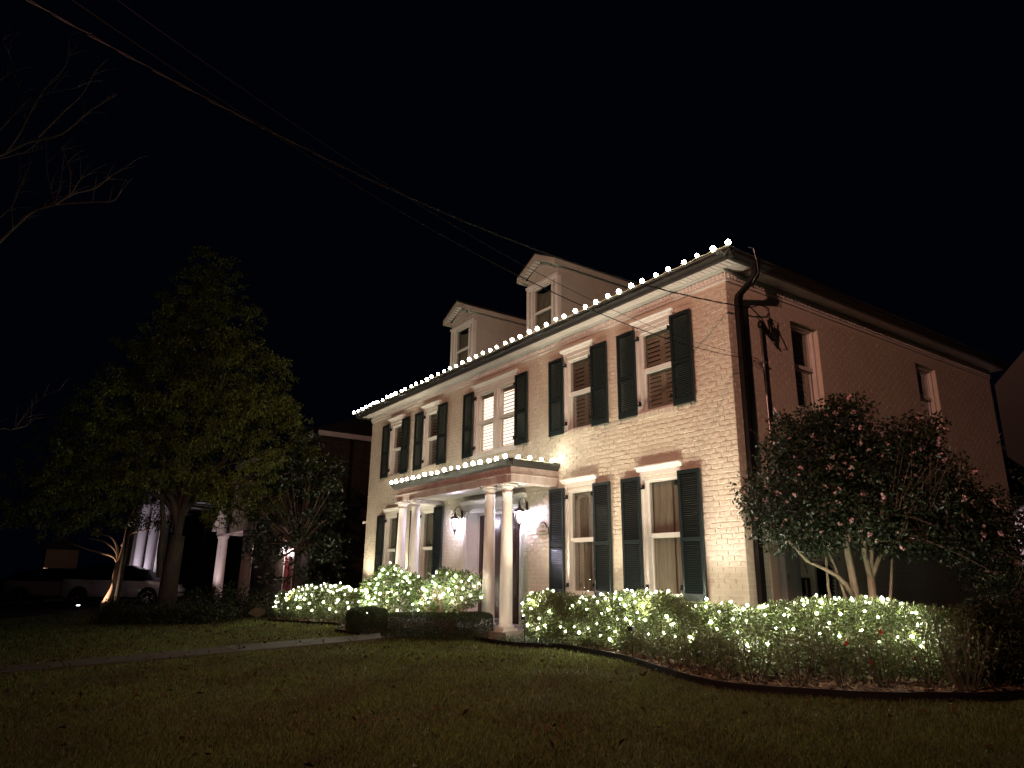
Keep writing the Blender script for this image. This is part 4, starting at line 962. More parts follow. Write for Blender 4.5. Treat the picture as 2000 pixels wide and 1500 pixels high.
def crown_points(rng, blobs, dens, squash=(1, 1, 1), depth=.3, rag=.0):
    Ps, Os, Cs = [], [], []
    for i, (x, y, z, r_) in enumerate(blobs):
        n = int(dens*r_*r_); o = unit(rng.normal(size=(n, 3))); rad = r_*(1-np.abs(rng.normal(0, depth, (n, 1))))*(1+rag*np.sin(o[:, :1]*7+i)*np.sin(o[:, 2:]*6+i*2)); Ps.append(np.array([x, y, z])+o*rad*np.array(squash)); Os.append(o)
    return np.concatenate(Ps), np.concatenate(Os)
def tree_limbs(b, base, fork, targets, r0, rr, bend=.35, tip=.02, sides=7):
    for T in targets:
        T = Vector(T); f = Vector(fork)+Vector((0, 0, rr.uniform(-.1, .5))); d = (T-f).length
        pts = curvepts(f, T, (rr.uniform(-bend, bend), rr.uniform(-bend, bend), d*.10), 7); b.tube(pts, r0*(.35+.1*rr.random()), tip, sides)
        for k in range(3):
            q = pts[rr.randrange(3, 7)]; e = q+(T-f).normalized()*d*.25+Vector((rr.uniform(-1, 1), rr.uniform(-1, 1), rr.uniform(-.2, 1)))*d*.16; b.tube(curvepts(q, e, (0, 0, .05), 3), tip*1.6, tip*.5, 4)

def camellia():
    rng = np.random.default_rng(81); rr = random.Random(81); cx, cy_ = 1.42, .50
    vx, vy = -.821, .571; rx, ry = .571, .821      # away from the street corner / to its right
    t = empty('camellia_tree', (cx, cy_, 0), label='spreading camellia tree with pink flowers at the side of the house', cat='tree')
    bl = []
    for (a, z, r_) in [(-1.25, 2.25, .42), (-1.1, 1.75, .40), (-1.35, 2.0, .30), (-.95, 2.7, .42), (-.75, 3.05, .34), (-.75, 2.1, .55), (-.45, 2.6, .60), (-.35, 3.2, .42), (-.3, 1.95, .52), (.05, 3.0, .55), (.1, 3.4, .30), (-.15, 3.45, .22), (-.95, 3.2, .16), (0, 2.4, .65), (.35, 2.85, .45), (.45, 2.2, .60), (.75, 2.75, .5), (.78, 2.95, .26), (1.12, 3.28, .24), (1.05, 3.0, .28), (.95, 2.2, .52), (1.25, 2.5, .40), (1.45, 2.0, .42), (1.7, 2.2, .35), (1.6, 1.7, .38), (1.15, 1.72, .42), (1.9, 1.8, .35), (1.9, 1.35, .35), (1.65, 1.2, .36), (-.6, 1.72, .35), (.3, 1.75, .35), (.7, 1.72, .35)]:
        d = rr.uniform(-.35, .3) if a > -.7 else rr.uniform(-.3, -.05); bl.append((cx+rx*a+vx*d, cy_+ry*a+vy*d, z*1.0, r_))
        if a > -.8: d2 = d+(.45 if d < 0 else -.45); bl.append((cx+rx*a+vx*d2, cy_+ry*a+vy*d2, z-.1, r_*.9))
    P, O = crown_points(rng, bl, 5200, (1, 1, .85), .40, .25); ok = (P[:, 0] > .03) | (P[:, 1] < -.02); P, O = P[ok], O[ok]
    me = leaf_mesh('leaves', P, .058, 'camellia', rng, 1.9, .15, out=O*.5); me.transform(Matrix.Translation(-t.location)); place('leaves', me, t, kind='stuff')
    b = MB()
    def S(pts, r0, r1): b.tube([(cx+rx*a+vx*d, cy_+ry*a+vy*d, z) for a, d, z in pts], r0, r1, 9)
    S([(-.10, 0, 0), (-.09, 0, .6), (-.13, 0, 1.2), (-.16, .05, 1.8), (-.22, .1, 2.6)], .062, .03)
    S([(.06, -.05, 0), (.08, -.05, .6), (.09, -.05, 1.15)], .062, .048)
    S([(.09, -.05, 1.13), (.03, -.08, 1.45), (.05, -.1, 1.9), (-.1, -.1, 2.6)], .040, .018)
    S([(.09, -.05, 1.13), (.17, 0, 1.5), (.14, .05, 2.0), (.3, .1, 2.9)], .036, .015)
    S([(.09, -.05, 1.13), (.25, -.03, 1.42), (.42, -.05, 1.58), (.7, -.05, 1.9)], .034, .015)
    S([(-.13, 0, .88), (-.25, -.05, 1.06), (-.36, -.05, 1.17), (-.55, -.1, 1.26), (-.75, -.1, 1.35), (-1.05, -.1, 1.7)], .036, .014)
    S([(-.33, .1, 0), (-.36, .1, .6), (-.42, .1, 1.0), (-.40, .1, 1.6)], .026, .015)
    S([(.30, .1, 0), (.36, .1, .7), (.45, .1, 1.2), (.6, .15, 1.9)], .026, .015)
    S([(-.2, .1, 0), (-.18, .1, .8), (-.3, .1, 1.3), (-.5, .2, 1.9)], .025, .012)
    b.build('trunk', 'palebark', t, smooth=True)
    b = MB()
    for (x, y, z, r_) in bl[::1]:
        b.tube(curvepts((cx+rr.uniform(-.3, .4), cy_+rr.uniform(-.1, .2), 1.6+rr.uniform(0, .6)), (x, y, z), (rr.uniform(-.1, .1), rr.uniform(-.1, .1), .08), 5), .014, .004, 4)
        for k in range(4): b.tube(curvepts((x, y, z-.1), (x+rr.uniform(-.5, .5)*r_*2, y+rr.uniform(-.5, .5)*r_*2, z+r_*rr.uniform(.2, 1.15)), (.03, .03, 0), 3), .005, .002, 3)
    for k in range(26):   # dense bare sprays in the right of the crown
        a0 = rr.uniform(.3, .9); b.tube(curvepts((cx+rx*a0-vx*.35, cy_+ry*a0-vy*.35, 2.0), (cx+rx*(a0+rr.uniform(-.3, .5))-vx*.6, cy_+ry*(a0+rr.uniform(-.3, .5))-vy*.6, 2.3+rr.uniform(0, .7)), (0, 0, .05), 4), .005, .0015, 3)
    b.build('branches', 'camtwig', t)
    fm = [leaf_mesh('flower', rng.normal(0, .006, (9, 3)), .038, 'petal', rng, 1.15, 0, fold=.4) for k in range(6)]
    vv = np.array([.78, -.6, .18]); c0 = O @ vv; idx = rng.permutation(np.where(c0 > .35)[0]); n = 0; got = []
    for i in idx:
        p = P[i]+O[i]*.05
        if p[2] < 1.5: continue
        if all((p-q) @ (p-q) > .10**2 for q in got):
            got.append(p); s = rr.uniform(.7, 1.2); place('flower', fm[rr.randrange(6)], t, Vector(p)-t.location, (rr.uniform(-1, 1), rr.uniform(-1, 1), rr.uniform(-3, 3)), (s, s, s))
        if len(got) >= 165: break
camellia()

def oak():
    rng = np.random.default_rng(91); rr = random.Random(91); bx, by = -18.5, -4.5; g = gzf(bx, by)
    rx, ry = .571, .821; vx, vy = -.821, .571
    t = empty('oak_tree', (bx, by, g), label='large oak tree with a full yellowish green crown left of the house', cat='tree')
    def W_(a, d, z): return (bx+rx*a+vx*d, by+ry*a+vy*d, z)
    b = MB(); b.tube([W_(.05, 0, g-.1), W_(0, 0, g+.25), W_(-.02, 0, g+1), W_(.02, 0, g+1.9), W_(.05, 0, g+2.5)], lambda u: .46-.14*min(1, u*4)-.10*u, 0, 14); 
    limbs = [(-.9, 3.3, -2.6, 5.2), (-.4, 3.6, -1.2, 7.4), (.1, 4.0, .0, 8.6), (.5, 3.8, 1.4, 7.5), (.9, 3.4, 2.7, 5.6), (1.0, 3.0, 3.2, 4.2), (-1.1, 3.0, -3.3, 4.0), (.3, 3.5, .8, 6.2), (-.2, 3.5, -.6, 5.8), (.6, 3.2, 2.0, 4.6)]
    for (a1, z1, a2, z2) in limbs:
        d1, d2 = rr.uniform(-.3, .3), rr.uniform(-1.5, 1.2)
        a1 *= .62; z1 += .5; p = [W_(.03, 0, g+2.3+rr.uniform(0, .5)), W_(a1*.3, d1*.3, (g+2.9+z1)/2), W_(a1, d1, z1), W_((a1+a2)/2, (d1+d2)/2, (z1+z2)/2+.3), W_(a2, d2, z2)]
        p = smooth_path(p, 4); b.tube(p, .13, .03, 8)
        for k in range(5):
            q = p[rr.randrange(8, len(p))]; e = q+Vector((rr.uniform(-1, 1), rr.uniform(-1, 1), rr.uniform(.1, 1.2)))*.9; b.tube(curvepts(q, e, (0, 0, .1), 4), .028, .008, 5)
    b.tube(smooth_path([W_(-.28, -.1, g+1.2), W_(-.38, -.1, g+1.9), W_(-.42, -.1, 2.6), W_(-.6, -.1, 3.6), W_(-.7, -.2, 5)], 4), .13, .05, 8)
    b.build('trunk', 'bark', t, smooth=True)
    bl = []
    sil = [(-.3, 12.1, .5), (.3, 11.8, .55), (-.8, 11.2, .6), (.9, 10.6, .6), (1.6, 9.9, .55), (-1.5, 10.1, .6), (-.2, 11.3, .55), (.1, 11.0, .6), (-.4, 10.6, .7), (.3, 10.3, .7), (-1.0, 9.6, .8), (-.2, 9.4, .9), (.7, 9.3, .8), (1.3, 8.9, .75), (-1.6, 8.7, .8), (-2.3, 8.8, .6), (-.7, 8.3, 1.0), (.4, 8.1, 1.0), (1.5, 7.8, .9), (2.2, 8.2, .7), (2.9, 7.8, .55), (-2.2, 7.6, .8), (-2.7, 7.0, .7), (-1.3, 7.1, 1.0), (.0, 6.8, 1.0), (1.2, 6.6, 1.0), (2.4, 6.8, .9), (3.2, 6.4, .7), (3.7, 5.7, .6), (-2.0, 6.0, .9), (-3.0, 5.9, .8), (-.6, 5.6, .9), (.7, 5.3, .6), (2.0, 5.6, .9), (3.0, 5.2, .8), (4.1, 5.0, .45), (-1.2, 4.7, .75), (-2.4, 4.7, .85), (-3.4, 4.8, .8), (.9, 4.1, .75), (1.6, 3.6, .75), (2.2, 3.4, .6), (2.9, 3.7, .7), (3.3, 3.3, .5), (1.2, 3.1, .5), (-.3, 4.2, .6), (-2.8, 3.8, .7), (-3.6, 3.6, .7), (-1.6, 3.9, .6), (-4.3, 4.4, .6), (-4.6, 3.5, .6), (-3.8, 6.3, .6), (-4.6, 5.4, .6), (-5.2, 4.2, .6), (-5.5, 3.2, .55), (-3.1, 2.9, .6), (-2.2, 3.0, .55), (-4.2, 2.7, .6)]
    for (a, z, r_) in sil:
        for d in ((-.9, .0, .9) if r_ > .65 else (-.3, .4)): bl.append((*W_(a+rr.uniform(-.2, .2), d*rr.uniform(.7, 1.3), z-abs(d)*.25)[:2], z-abs(d)*.25+rr.uniform(-.15, .15), r_*rr.uniform(.75, 1)))
    for (a, z, r_) in [(x*.9-2.9, 3.9+.25*math.sin(x*2.1), .62) for x in range(8)]+[(x*.9-2.6, 4.9+.3*math.sin(x*1.7), .7) for x in range(7)]+[(x-2.4, 6.2, .7) for x in range(6)]: bl.append((*W_(a, -1.9+rr.uniform(-.4, .4), z)[:2], z, r_))
    small = []
    for (x, y, z, r_) in bl:
        for k in range(9):
            o = Vector((rr.gauss(0, 1), rr.gauss(0, 1), rr.gauss(0, 1))).normalized()*r_*rr.uniform(.5, 1.05); small.append((x+o.x, y+o.y, z+o.z, r_*rr.uniform(.25, .45)))
    P, O = crown_points(rng, small, 1000, (1, 1, .75), .5)
    me = leaf_mesh('leaves', P, .105, 'oak', rng, 2.8, .55, out=O*.3); me.transform(Matrix.Translation(-t.location)); place('leaves', me, t, kind='stuff')
oak()

def simple_tree(name, x, y, blobs, dens, size, m, label, cat, seed, trunk=(.1, 2.), bark='pole', squash=(1, 1, .9), droop=.3, group=None, sub=0):
    rng = np.random.default_rng(seed); rr = random.Random(seed); g = gzf(x, y); t = empty(name, (x, y, g), label=label, cat=cat, group=group)
    bl = [(x+a*.571+d*-.821, y+a*.821+d*.571, z, r_) for (a, d, z, r_) in blobs]; src = bl
    if sub:
        src = []
        for (bx, by, bz, r_) in bl:
            for k in range(sub):
                o = Vector((rr.gauss(0, 1), rr.gauss(0, 1), rr.gauss(0, 1))).normalized()*r_*rr.uniform(.4, 1.05); src.append((bx+o.x, by+o.y, bz+o.z, r_*rr.uniform(.25, .45)))
    P, O = crown_points(rng, src, dens, squash, .4); P = P[P[:, 2] > gz(P[:, 0], P[:, 1])+.03]; O = unit(rng.normal(size=P.shape))
    me = leaf_mesh('leaves', P, size, m, rng, 2.4, droop, out=O*.3); me.transform(Matrix.Translation(-t.location)); place('leaves', me, t, kind='stuff')
    b = MB(); top = (x, y, trunk[1]); b.tube([(x, y, g-.05), (x+.05, y, (g+trunk[1])/2), top], trunk[0], trunk[0]*.7, 8)
    for c in bl: b.tube(curvepts(top, c[:3], (0, 0, .1), 4), trunk[0]*.4, .015, 5)
    b.build('trunk', bark, t, smooth=True); return t
# dark magnolia between the oak and the house, and low shrubs beneath the oak
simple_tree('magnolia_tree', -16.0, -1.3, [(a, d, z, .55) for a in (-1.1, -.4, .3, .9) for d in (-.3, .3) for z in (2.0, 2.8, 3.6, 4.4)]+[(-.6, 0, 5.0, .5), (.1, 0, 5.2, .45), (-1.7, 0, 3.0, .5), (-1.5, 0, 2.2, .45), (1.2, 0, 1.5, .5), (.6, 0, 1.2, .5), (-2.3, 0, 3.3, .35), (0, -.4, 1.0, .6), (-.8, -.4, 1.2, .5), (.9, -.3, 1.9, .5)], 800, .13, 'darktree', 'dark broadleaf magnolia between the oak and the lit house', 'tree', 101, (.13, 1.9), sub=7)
for i, (x, y, r_, z) in enumerate([(-17.2, -6.1, .55, .3), (-16.2, -5.6, .5, .25), (-15.3, -5.0, .55, .3), (-14.5, -4.6, .45, .28), (-14.0, -4.0, .45, .25), (-15.9, -4.0, .6, .45), (-15.2, -3.3, .65, .5), (-14.4, -2.7, .5, .4)]):
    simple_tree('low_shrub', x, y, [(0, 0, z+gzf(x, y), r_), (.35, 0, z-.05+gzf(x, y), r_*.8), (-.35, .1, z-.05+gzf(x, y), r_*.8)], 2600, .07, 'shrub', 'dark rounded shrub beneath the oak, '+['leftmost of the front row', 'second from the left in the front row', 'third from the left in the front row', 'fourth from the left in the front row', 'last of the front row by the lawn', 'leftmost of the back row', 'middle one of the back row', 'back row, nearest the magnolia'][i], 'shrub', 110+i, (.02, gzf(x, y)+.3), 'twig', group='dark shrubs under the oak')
# evergreen behind the far corner, on the right
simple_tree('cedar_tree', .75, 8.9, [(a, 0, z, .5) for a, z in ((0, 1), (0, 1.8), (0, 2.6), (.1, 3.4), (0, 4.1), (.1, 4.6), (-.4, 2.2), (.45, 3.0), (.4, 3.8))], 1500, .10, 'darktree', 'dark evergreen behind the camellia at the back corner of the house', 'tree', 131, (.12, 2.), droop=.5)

# lit crape myrtle by the drive
def crape():
    rr = random.Random(7); x, y = -25.9, -5.45; g = gzf(x, y); t = empty('crape_myrtle', (x, y, g), label='small bare tree trunk lit orange from below beside the white car', cat='tree')
    def W_(a, z, d=0): return (x+.571*a-.821*d, y+.821*a+.571*d, z)
    b = MB(); b.tube([W_(-.10, g), W_(.12, g+.5), W_(.22, g+1.2), W_(.24, g+1.75)], .15, .09, 8)
    for pts in ([(.24, g+1.75), (.0, g+2.0), (-.6, g+2.15), (-1.2, g+2.3), (-1.75, g+2.5)], [(.24, g+1.75), (.1, g+2.2), (-.4, g+2.55), (-1.1, g+2.7)], [(.24, g+1.75), (.1, g+2.4), (-.2, g+2.75), (-.7, g+2.85)], [(.24, g+1.7), (.35, g+2.4), (.4, g+3.2), (.6, g+4)], [(.3, g+2.4), (.6, g+2.9), (1.4, g+3.1)]):
        b.tube(smooth_path([W_(a, z, 0) for a, z in pts], 4), .055, .02, 6)
    b.build('trunk', 'crapebark', t, smooth=True)
    b = MB(); b.tube([W_(.42, g), W_(.45, g+2), W_(.5, g+3.4)], .11, .08, 8); b.build('rear_trunk', 'bark', t, smooth=True)
    rng = np.random.default_rng(3); bl = [(W_(a, 0)[0]+rr.uniform(-.4, .4), W_(a, 0)[1]+rr.uniform(-.4, .4), z, .6) for a in np.arange(-3.4, 2.6, .55) for z in (3.1, 3.9, 4.7)]
    P, O = crown_points(rng, bl, 700, (1, 1, .7), .5); me = leaf_mesh('leaves', P, .12, 'darktree', rng, 2.6, .4); me.transform(Matrix.Translation(-t.location)); place('leaves', me, t, kind='stuff')
    sx, sy = W_(-.75, 0, -.5)[:2]
    s = empty('ground_spotlight', (sx, sy, gzf(sx, sy)), label='small lit spotlight on the lawn aimed at the orange tree trunk', cat='spotlight')
    b = MB(); b.tube([(0, 0, 0), (0, 0, .12)], .015, .015, 6); b.build('stake', 'iron', s, world=False)
    b = MB(); b.lathe([(.04, 0), (.06, .02), (.065, .12), (.06, .125)], (0, 0, .08), 10); b.build('housing', 'iron', s, world=False)
    b = MB(); b.lathe([(.055, .0), (.055, .012)], (0, 0, .206), 10); b.build('lens', 'spotlens', s, world=False)
    ld = bpy.data.lights.new('spot_light', 'SPOT'); ld.energy = 330; ld.color = (1, .74, .58); ld.spot_size = math.radians(75); ld.spot_blend = .6; ld.shadow_soft_size = .05
    lo = bpy.data.objects.new('spot_light', ld); COL.objects.link(lo); lo.parent = s; lo.location = (0, 0, .23)
    d = Vector(W_(.15, g+1.1, 0))-Vector((sx, sy, g+.23)); lo.rotation_euler = d.to_track_quat('-Z', 'Y').to_euler()
crape()

# bare tree whose boughs reach in from the upper left
def bare():
    rr = random.Random(17); t = empty('bare_tree', (-11.2, -13.8, -.8), label='bare tree whose thin leafless boughs reach in at the upper left', cat='tree')
    b = MB(); b.tube([(-11.2, -13.8, -.8), (-11.1, -13.7, 1.5), (-10.9, -13.3, 3.5), (-10.6, -12.9, 4.6)], .24, .14, 10)
    def dp(k, px, py):
        v = _f+_r2*((px-1000)/1359.8)-_u2*((py-750)/1359.8); return CAM+v*k
    # real boughs in space; the endpoints were measured from the photograph
    K = 13.0
    L1 = [[(-60, 330), (10, 300), (55, 278), (120, 262), (178, 215), (230, 185)], [(-60, 540), (0, 472), (28, 445), (62, 415), (110, 400), (180, 395), (222, 392), (237, 370)], [(110, 400), (140, 380), (185, 368), (215, 345), (252, 322)], [(10, 300), (38, 262), (62, 215), (85, 185), (150, 172)], [(75, 268), (105, 238), (128, 215), (160, 185), (185, 140)], [(50, 230), (38, 190), (30, 150), (20, 110), (5, 80)], [(108, 398), (100, 370), (92, 335), (90, 270)], [(108, 400), (118, 360), (122, 330)], [(135, 385), (138, 340), (125, 300), (118, 285)], [(140, 378), (158, 350), (175, 340)], [(25, 445), (24, 400), (35, 370), (40, 330)], [(62, 215), (90, 170), (130, 125), (135, 70)], [(0, 255), (30, 220), (60, 190)], [(-20, 170), (10, 150), (20, 130)], [(0, 425), (25, 400), (40, 365), (60, 320)], [(-60, 860), (0, 838), (28, 838), (55, 800), (85, 775), (118, 760)], [(28, 838), (50, 832), (64, 822)], [(0, 310), (40, 300), (55, 298), (85, 290)]]
    for j, pl_ in enumerate(L1):
        kk = K+rr.uniform(-.6, .6) if j else K
        P = smooth_path([tuple(dp(K+.5*math.sin(i*.7+j*0), *p)) for i, p in enumerate(pl_)], 4); r0 = .035 if j < 2 else (.022 if j < 5 else .013)
        b.tube(P, r0, .004, 5)
        for k in range(len(P)//2):
            q = P[rr.randrange(2, len(P))]; e = q+Vector((rr.uniform(-.2, .2), rr.uniform(-.1, .4), rr.uniform(.05, .5))); b.tube(curvepts(q, e, (rr.uniform(-.05, .05), 0, .05), 4), .006, .002, 3)
    b.tube(smooth_path([(-10.6, -12.9, 4.6), tuple(dp(13.2, -200, 500)), tuple(dp(K, -60, 330))], 5), .12, .036, 7)
    b.tube(smooth_path([(-10.6, -12.9, 4.6), tuple(dp(13.2, -200, 600)), tuple(dp(K, -60, 540))], 5), .10, .036, 7)
    b.tube(smooth_path([(-10.9, -13.3, 3.5), tuple(dp(13.1, -180, 900)), tuple(dp(K, -60, 860))], 5), .06, .014, 6)
    b.build('boughs', 'bare', t, smooth=True)
bare()

# ------------------------------------------------------------------ cars
def wheel(parent, x, y, sg):
    w = empty('wheel', (x, y, .36), parent)
    b = MB(); pr = [(.25, -.10), (.33, -.11), (.36, -.08), (.365, 0), (.36, .08), (.33, .11), (.25, .10)]; n = 24; vs = []; fs = []
    for r_, z in pr:
        for i in range(n): a = 2*PI*i/n; vs.append((r_*math.cos(a), z, r_*math.sin(a)))
    for j in range(len(pr)-1):
        for i in range(n): fs.append((j*n+i, j*n+(i+1) % n, (j+1)*n+(i+1) % n, (j+1)*n+i))
    b.add(vs, fs); b.build('tyre', 'tyre', w, world=False, smooth=True)
    b = MB()
    for k in range(5):
        for s in (-.16, .16):
            a = 2*PI*k/5+s; a2 = 2*PI*k/5+s*.35; yy = -sg*0+sg*.085
            p0 = (.06*math.cos(a2), .06*math.sin(a2)); p1 = (.25*math.cos(a+s*.5), .25*math.sin(a+s*.5)); nx, nz = -(p1[1]-p0[1])*.09, (p1[0]-p0[0])*.09
            b.add([(p0[0]-nx, yy, p0[1]-nz), (p0[0]+nx, yy, p0[1]+nz), (p1[0]+nx, yy+sg*.012, p1[1]+nz), (p1[0]-nx, yy+sg*.012, p1[1]-nz), (p0[0]-nx, yy-sg*.03, p0[1]-nz), (p0[0]+nx, yy-sg*.03, p0[1]+nz), (p1[0]+nx, yy-sg*.03, p1[1]+nz), (p1[0]-nx, yy-sg*.03, p1[1]-nz)], [(0, 1, 2, 3), (4, 5, 1, 0), (5, 6, 2, 1), (7, 6, 2, 3), (4, 7, 3, 0)])
    b.tube([(.255*math.cos(2*PI*i/24), sg*.09, .255*math.sin(2*PI*i/24)) for i in range(25)], .012, .012, 5); b.tube([(0, sg*.05, 0), (0, sg*.10, 0)], .055, .05, 10)
    b.build('rim', 'rim', w, world=False)
    b = MB(); b.tube([(0, -sg*.02, 0), (0, sg*.0, 0)], .25, .25, 18); b.build('hub_well', 'tyre', w, world=False)
def car(name, loc, rz, paint, label, suv=True):
    c = empty(name, loc, rz=rz, label=label, cat='car', group='cars parked in the drive beyond the oak')
    H = 1.66 if suv else 1.48; Ln = 4.75 if suv else 4.6; w = .93
    # stations along x (rear -> front): lower z, shoulder z, roof z, width factors
    st = [(-2.36, .45, .80, .80, .80), (-2.30, .32, .98, 1.02, .90), (-2.15, .26, 1.06, 1.28, .97), (-1.85, .24, 1.06, H-.12, 1.0), (-1.3, .24, 1.04, H-.02, 1.0), (-.5, .24, 1.03, H, 1.0), (.2, .24, 1.02, H-.03, 1.0), (.75, .24, 1.01, H-.28, 1.0), (1.25, .24, 1.0, 1.03, .99), (1.7, .26, .95, .98, .97), (2.15, .30, .85, .88, .90), (2.36, .42, .68, .70, .72)]
    n = 9; vs = []
    for (x, zl, zs, zr_, wf) in st:
        W2 = w*wf; gr = max(0, (zr_-zs)); tw = W2*(1-.20*min(1, gr/.5))
        prof = [(-W2*.85, zl), (-W2, zl+.16), (-W2*1.0, zs-.18), (-W2*.965, zs), (-tw, zr_-.05*min(1, gr*3)), (0, zr_+.02), (tw, zr_-.05*min(1, gr*3)), (W2*.965, zs), (W2, zs-.18), (W2, zl+.16), (W2*.85, zl)]
        vs += [(x, p[0], p[1]) for p in prof]
    m_ = 11; fs = [(i*m_+a, i*m_+(a+1) % m_, (i+1)*m_+(a+1) % m_, (i+1)*m_+a) for i in range(len(st)-1) for a in range(m_)]
    fs += [tuple(range(m_))[::-1], tuple(range((len(st)-1)*m_, len(st)*m_))]
    b = MB(); b.add(vs, fs); bo = b.build('body', paint, c, world=False, smooth=True); bo.data.materials.append(M['carglass'])
    for fi, pf in enumerate(bo.data.polygons):
        if fi < (len(st)-1)*m_ and 3 <= fi % m_ <= 6 and 1 <= fi//m_ <= 7: pf.material_index = 1
    for sg in (-1, 1):
        def side(x, z):   # point just outside the greenhouse
            for i in range(len(st)-1):
                if st[i][0] <= x <= st[i+1][0]:
                    u = (x-st[i][0])/(st[i+1][0]-st[i][0]); zs = st[i][2]+(st[i+1][2]-st[i][2])*u; zr2 = st[i][3]+(st[i+1][3]-st[i][3])*u; break
            v = min(1, max(0, (z-zs)/max(.05, zr2-.05-zs))); return (x, sg*(w*.965+(w*.80-w*.965)*v*min(1, (zr2-zs)/.5)+.012), z)
        for (x0_, x1_, zt0, zt1) in ((-1.95, -1.28, 1.30, H-.13), (-1.22, -.42, H-.13, H-.10), (-.36, .98, H-.10, 1.10)):
            b = MB(); k = 6; vv = []
            for i in range(k+1):
                u = i/k; x = x0_+(x1_-x0_)*u
                top = zt0+(zt1-zt0)*u if x < .3 else min(H-.12, H-.12-(x-.3)*.62)
                vv += [side(x, 1.07), side(x, max(1.08, top))]
            b.add(vv, [(i*2, i*2+2, i*2+3, i*2+1) if sg < 0 else (i*2+1, i*2+3, i*2+2, i*2) for i in range(k)]); b.build('side_window', 'carglass', c, world=False)
        for x in (-1.45, 1.45):
            b = MB(); b.add([(x, sg*(w+.004), .36)]+[(x+.42*math.cos(a), sg*(w+.004), max(.25, .36+.42*math.sin(a))) for a in [i*PI/9-.15 for i in range(11)]], [tuple(range(12))]); b.build('wheel_arch', 'tyre', c, world=False)
            wheel(c, x, sg*(w-.09), sg)
        b = MB(); b.box(-2.33, -1.95, sg*w*.93-.03 if sg > 0 else -w*.93-.03, sg*w*.93+.03 if sg > 0 else -w*.93+.03, .86, .96); b.build('tail_light', 'tail', c, world=False)
        b = MB(); b.box(-1.0, 1.0, *sorted((sg*(w-.02), sg*(w+.012))), .28, .36); b.build('sill_trim', 'tyre', c, world=False)
        for x in (-.15, -.98): b = MB(); b.box(x, x+.17, *sorted((sg*(w+.0), sg*(w+.03))), .90, .925); b.build('handle', 'rim', c, world=False)
    b = MB(); b.add([(.62, -.66, H-.17), (.62, .66, H-.17), (1.28, .78, 1.05), (1.28, -.78, 1.05)], [(0, 3, 2, 1)]); b.build('windscreen', 'carglass', c, world=False)
    return c
vdir = math.atan2(.821, .571)
car('parked_car', (-28.6, -4.5, gzf(0, -4.8)), vdir, 'paint_w', 'pale sport utility car behind the oak trunk with bright alloy wheels')
car('parked_car', (-36.2, -6.4, gzf(0, -7)), vdir+.1, 'paint_t', 'tan sport utility car parked behind the pale one')
car('parked_car', (-43.0, -11.6, gzf(0, -9)), vdir, 'paint_w', 'light car cut off by the left edge of the picture', False)
b = MB(); b.add([(-60, -13, gzf(0, -13)+.003), (-25.0, -13, gzf(0, -13)+.003), (-25.0, -1.3, .003), (-60, -1.3, .003)], [(0, 1, 2, 3)]); b.build('driveway', 'asphalt', kind='structure')

# ------------------------------------------------------------------ neighbouring houses
def lit_spot(par, loc, aim, e, col, ang, soft=.06, label=None):
    ld = bpy.data.lights.new('spot_light', 'SPOT'); ld.energy = e; ld.color = col; ld.spot_size = math.radians(ang); ld.spot_blend = .7; ld.shadow_soft_size = soft
    lo = bpy.data.objects.new('spot_light', ld); COL.objects.link(lo); off = Vector(par.location) if par else Vector((0, 0, 0)); lo.parent = par; lo.location = Vector(loc)-off
    lo.rotation_euler = (Vector(aim)-Vector(loc)).to_track_quat('-Z', 'Y').to_euler()
nh = empty('neighbour_house', (-20, .5, 0), label='dark brick house next door with a white gabled porch and red door', cat='house')
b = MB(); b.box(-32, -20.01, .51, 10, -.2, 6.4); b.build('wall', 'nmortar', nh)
rest = MB(); rr = random.Random(3)
for i in range(78):
    z = -.1+i*.082; y = .5+(0 if i % 2 else .105)
    while y < 6.2: rest.add([(-20.01+.012, y, z), (-20.01+.012, y+.2, z), (-20.01+.012, y+.2, z+.07), (-20.01+.012, y, z+.07), (-20.01, y-.004, z-.004), (-20.01, y+.204, z-.004), (-20.01, y+.204, z+.074), (-20.01, y-.004, z+.074)], [(0, 1, 2, 3), (4, 5, 1, 0), (5, 6, 2, 1), (6, 7, 3, 2), (7, 4, 0, 3)]); y += .21
    x = -20.05
    while x > -27: rest.add([(x-.2, .498, z), (x, .498, z), (x, .498, z+.07), (x-.2, .498, z+.07)], [(0, 1, 2, 3)]); x -= .21
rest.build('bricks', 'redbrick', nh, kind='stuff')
b = MB(); b.box(-20.0, -19.86, .2, 10, 6.42, 6.62); b.box(-32, -19.86, .2, .34, 6.42, 6.62); b.build('fascia', 'pale', nh); b = MB(); b.box(-19.95, -19.85, 1.75, 1.83, 0, 6.4); b.build('downspout', 'downspout', nh)
b = MB(); b.add([(-32.3, .1, 6.63), (-19.75, .1, 6.63), (-19.75, 10.3, 6.63), (-32.3, 10.3, 6.63), (-27.5, 5.2, 9.0), (-24.5, 5.2, 9.0)], [(0, 1, 5, 4), (1, 2, 5), (2, 3, 4, 5), (3, 0, 4), (3, 2, 1, 0)]); b.build('roof', 'shingle', nh)
npx = (-26.3, -22.0)
b = MB(); b.box(-26.75, -21.4, -1.45, -1.15, 2.75, 3.0); b.box(-26.75, -26.5, -1.15, .5, 2.75, 3.0); b.prism([(-26.95, 3.0), (-21.2, 3.0), (-24.1, 4.9)], 1, -1.42, -1.30); b.prism([(-27.1, 2.92), (-24.1, 4.95), (-21.1, 2.92), (-21.1, 3.06), (-24.1, 5.12), (-27.1, 3.06)], 1, -1.6, .5)
b.build('gable', 'pale', nh)
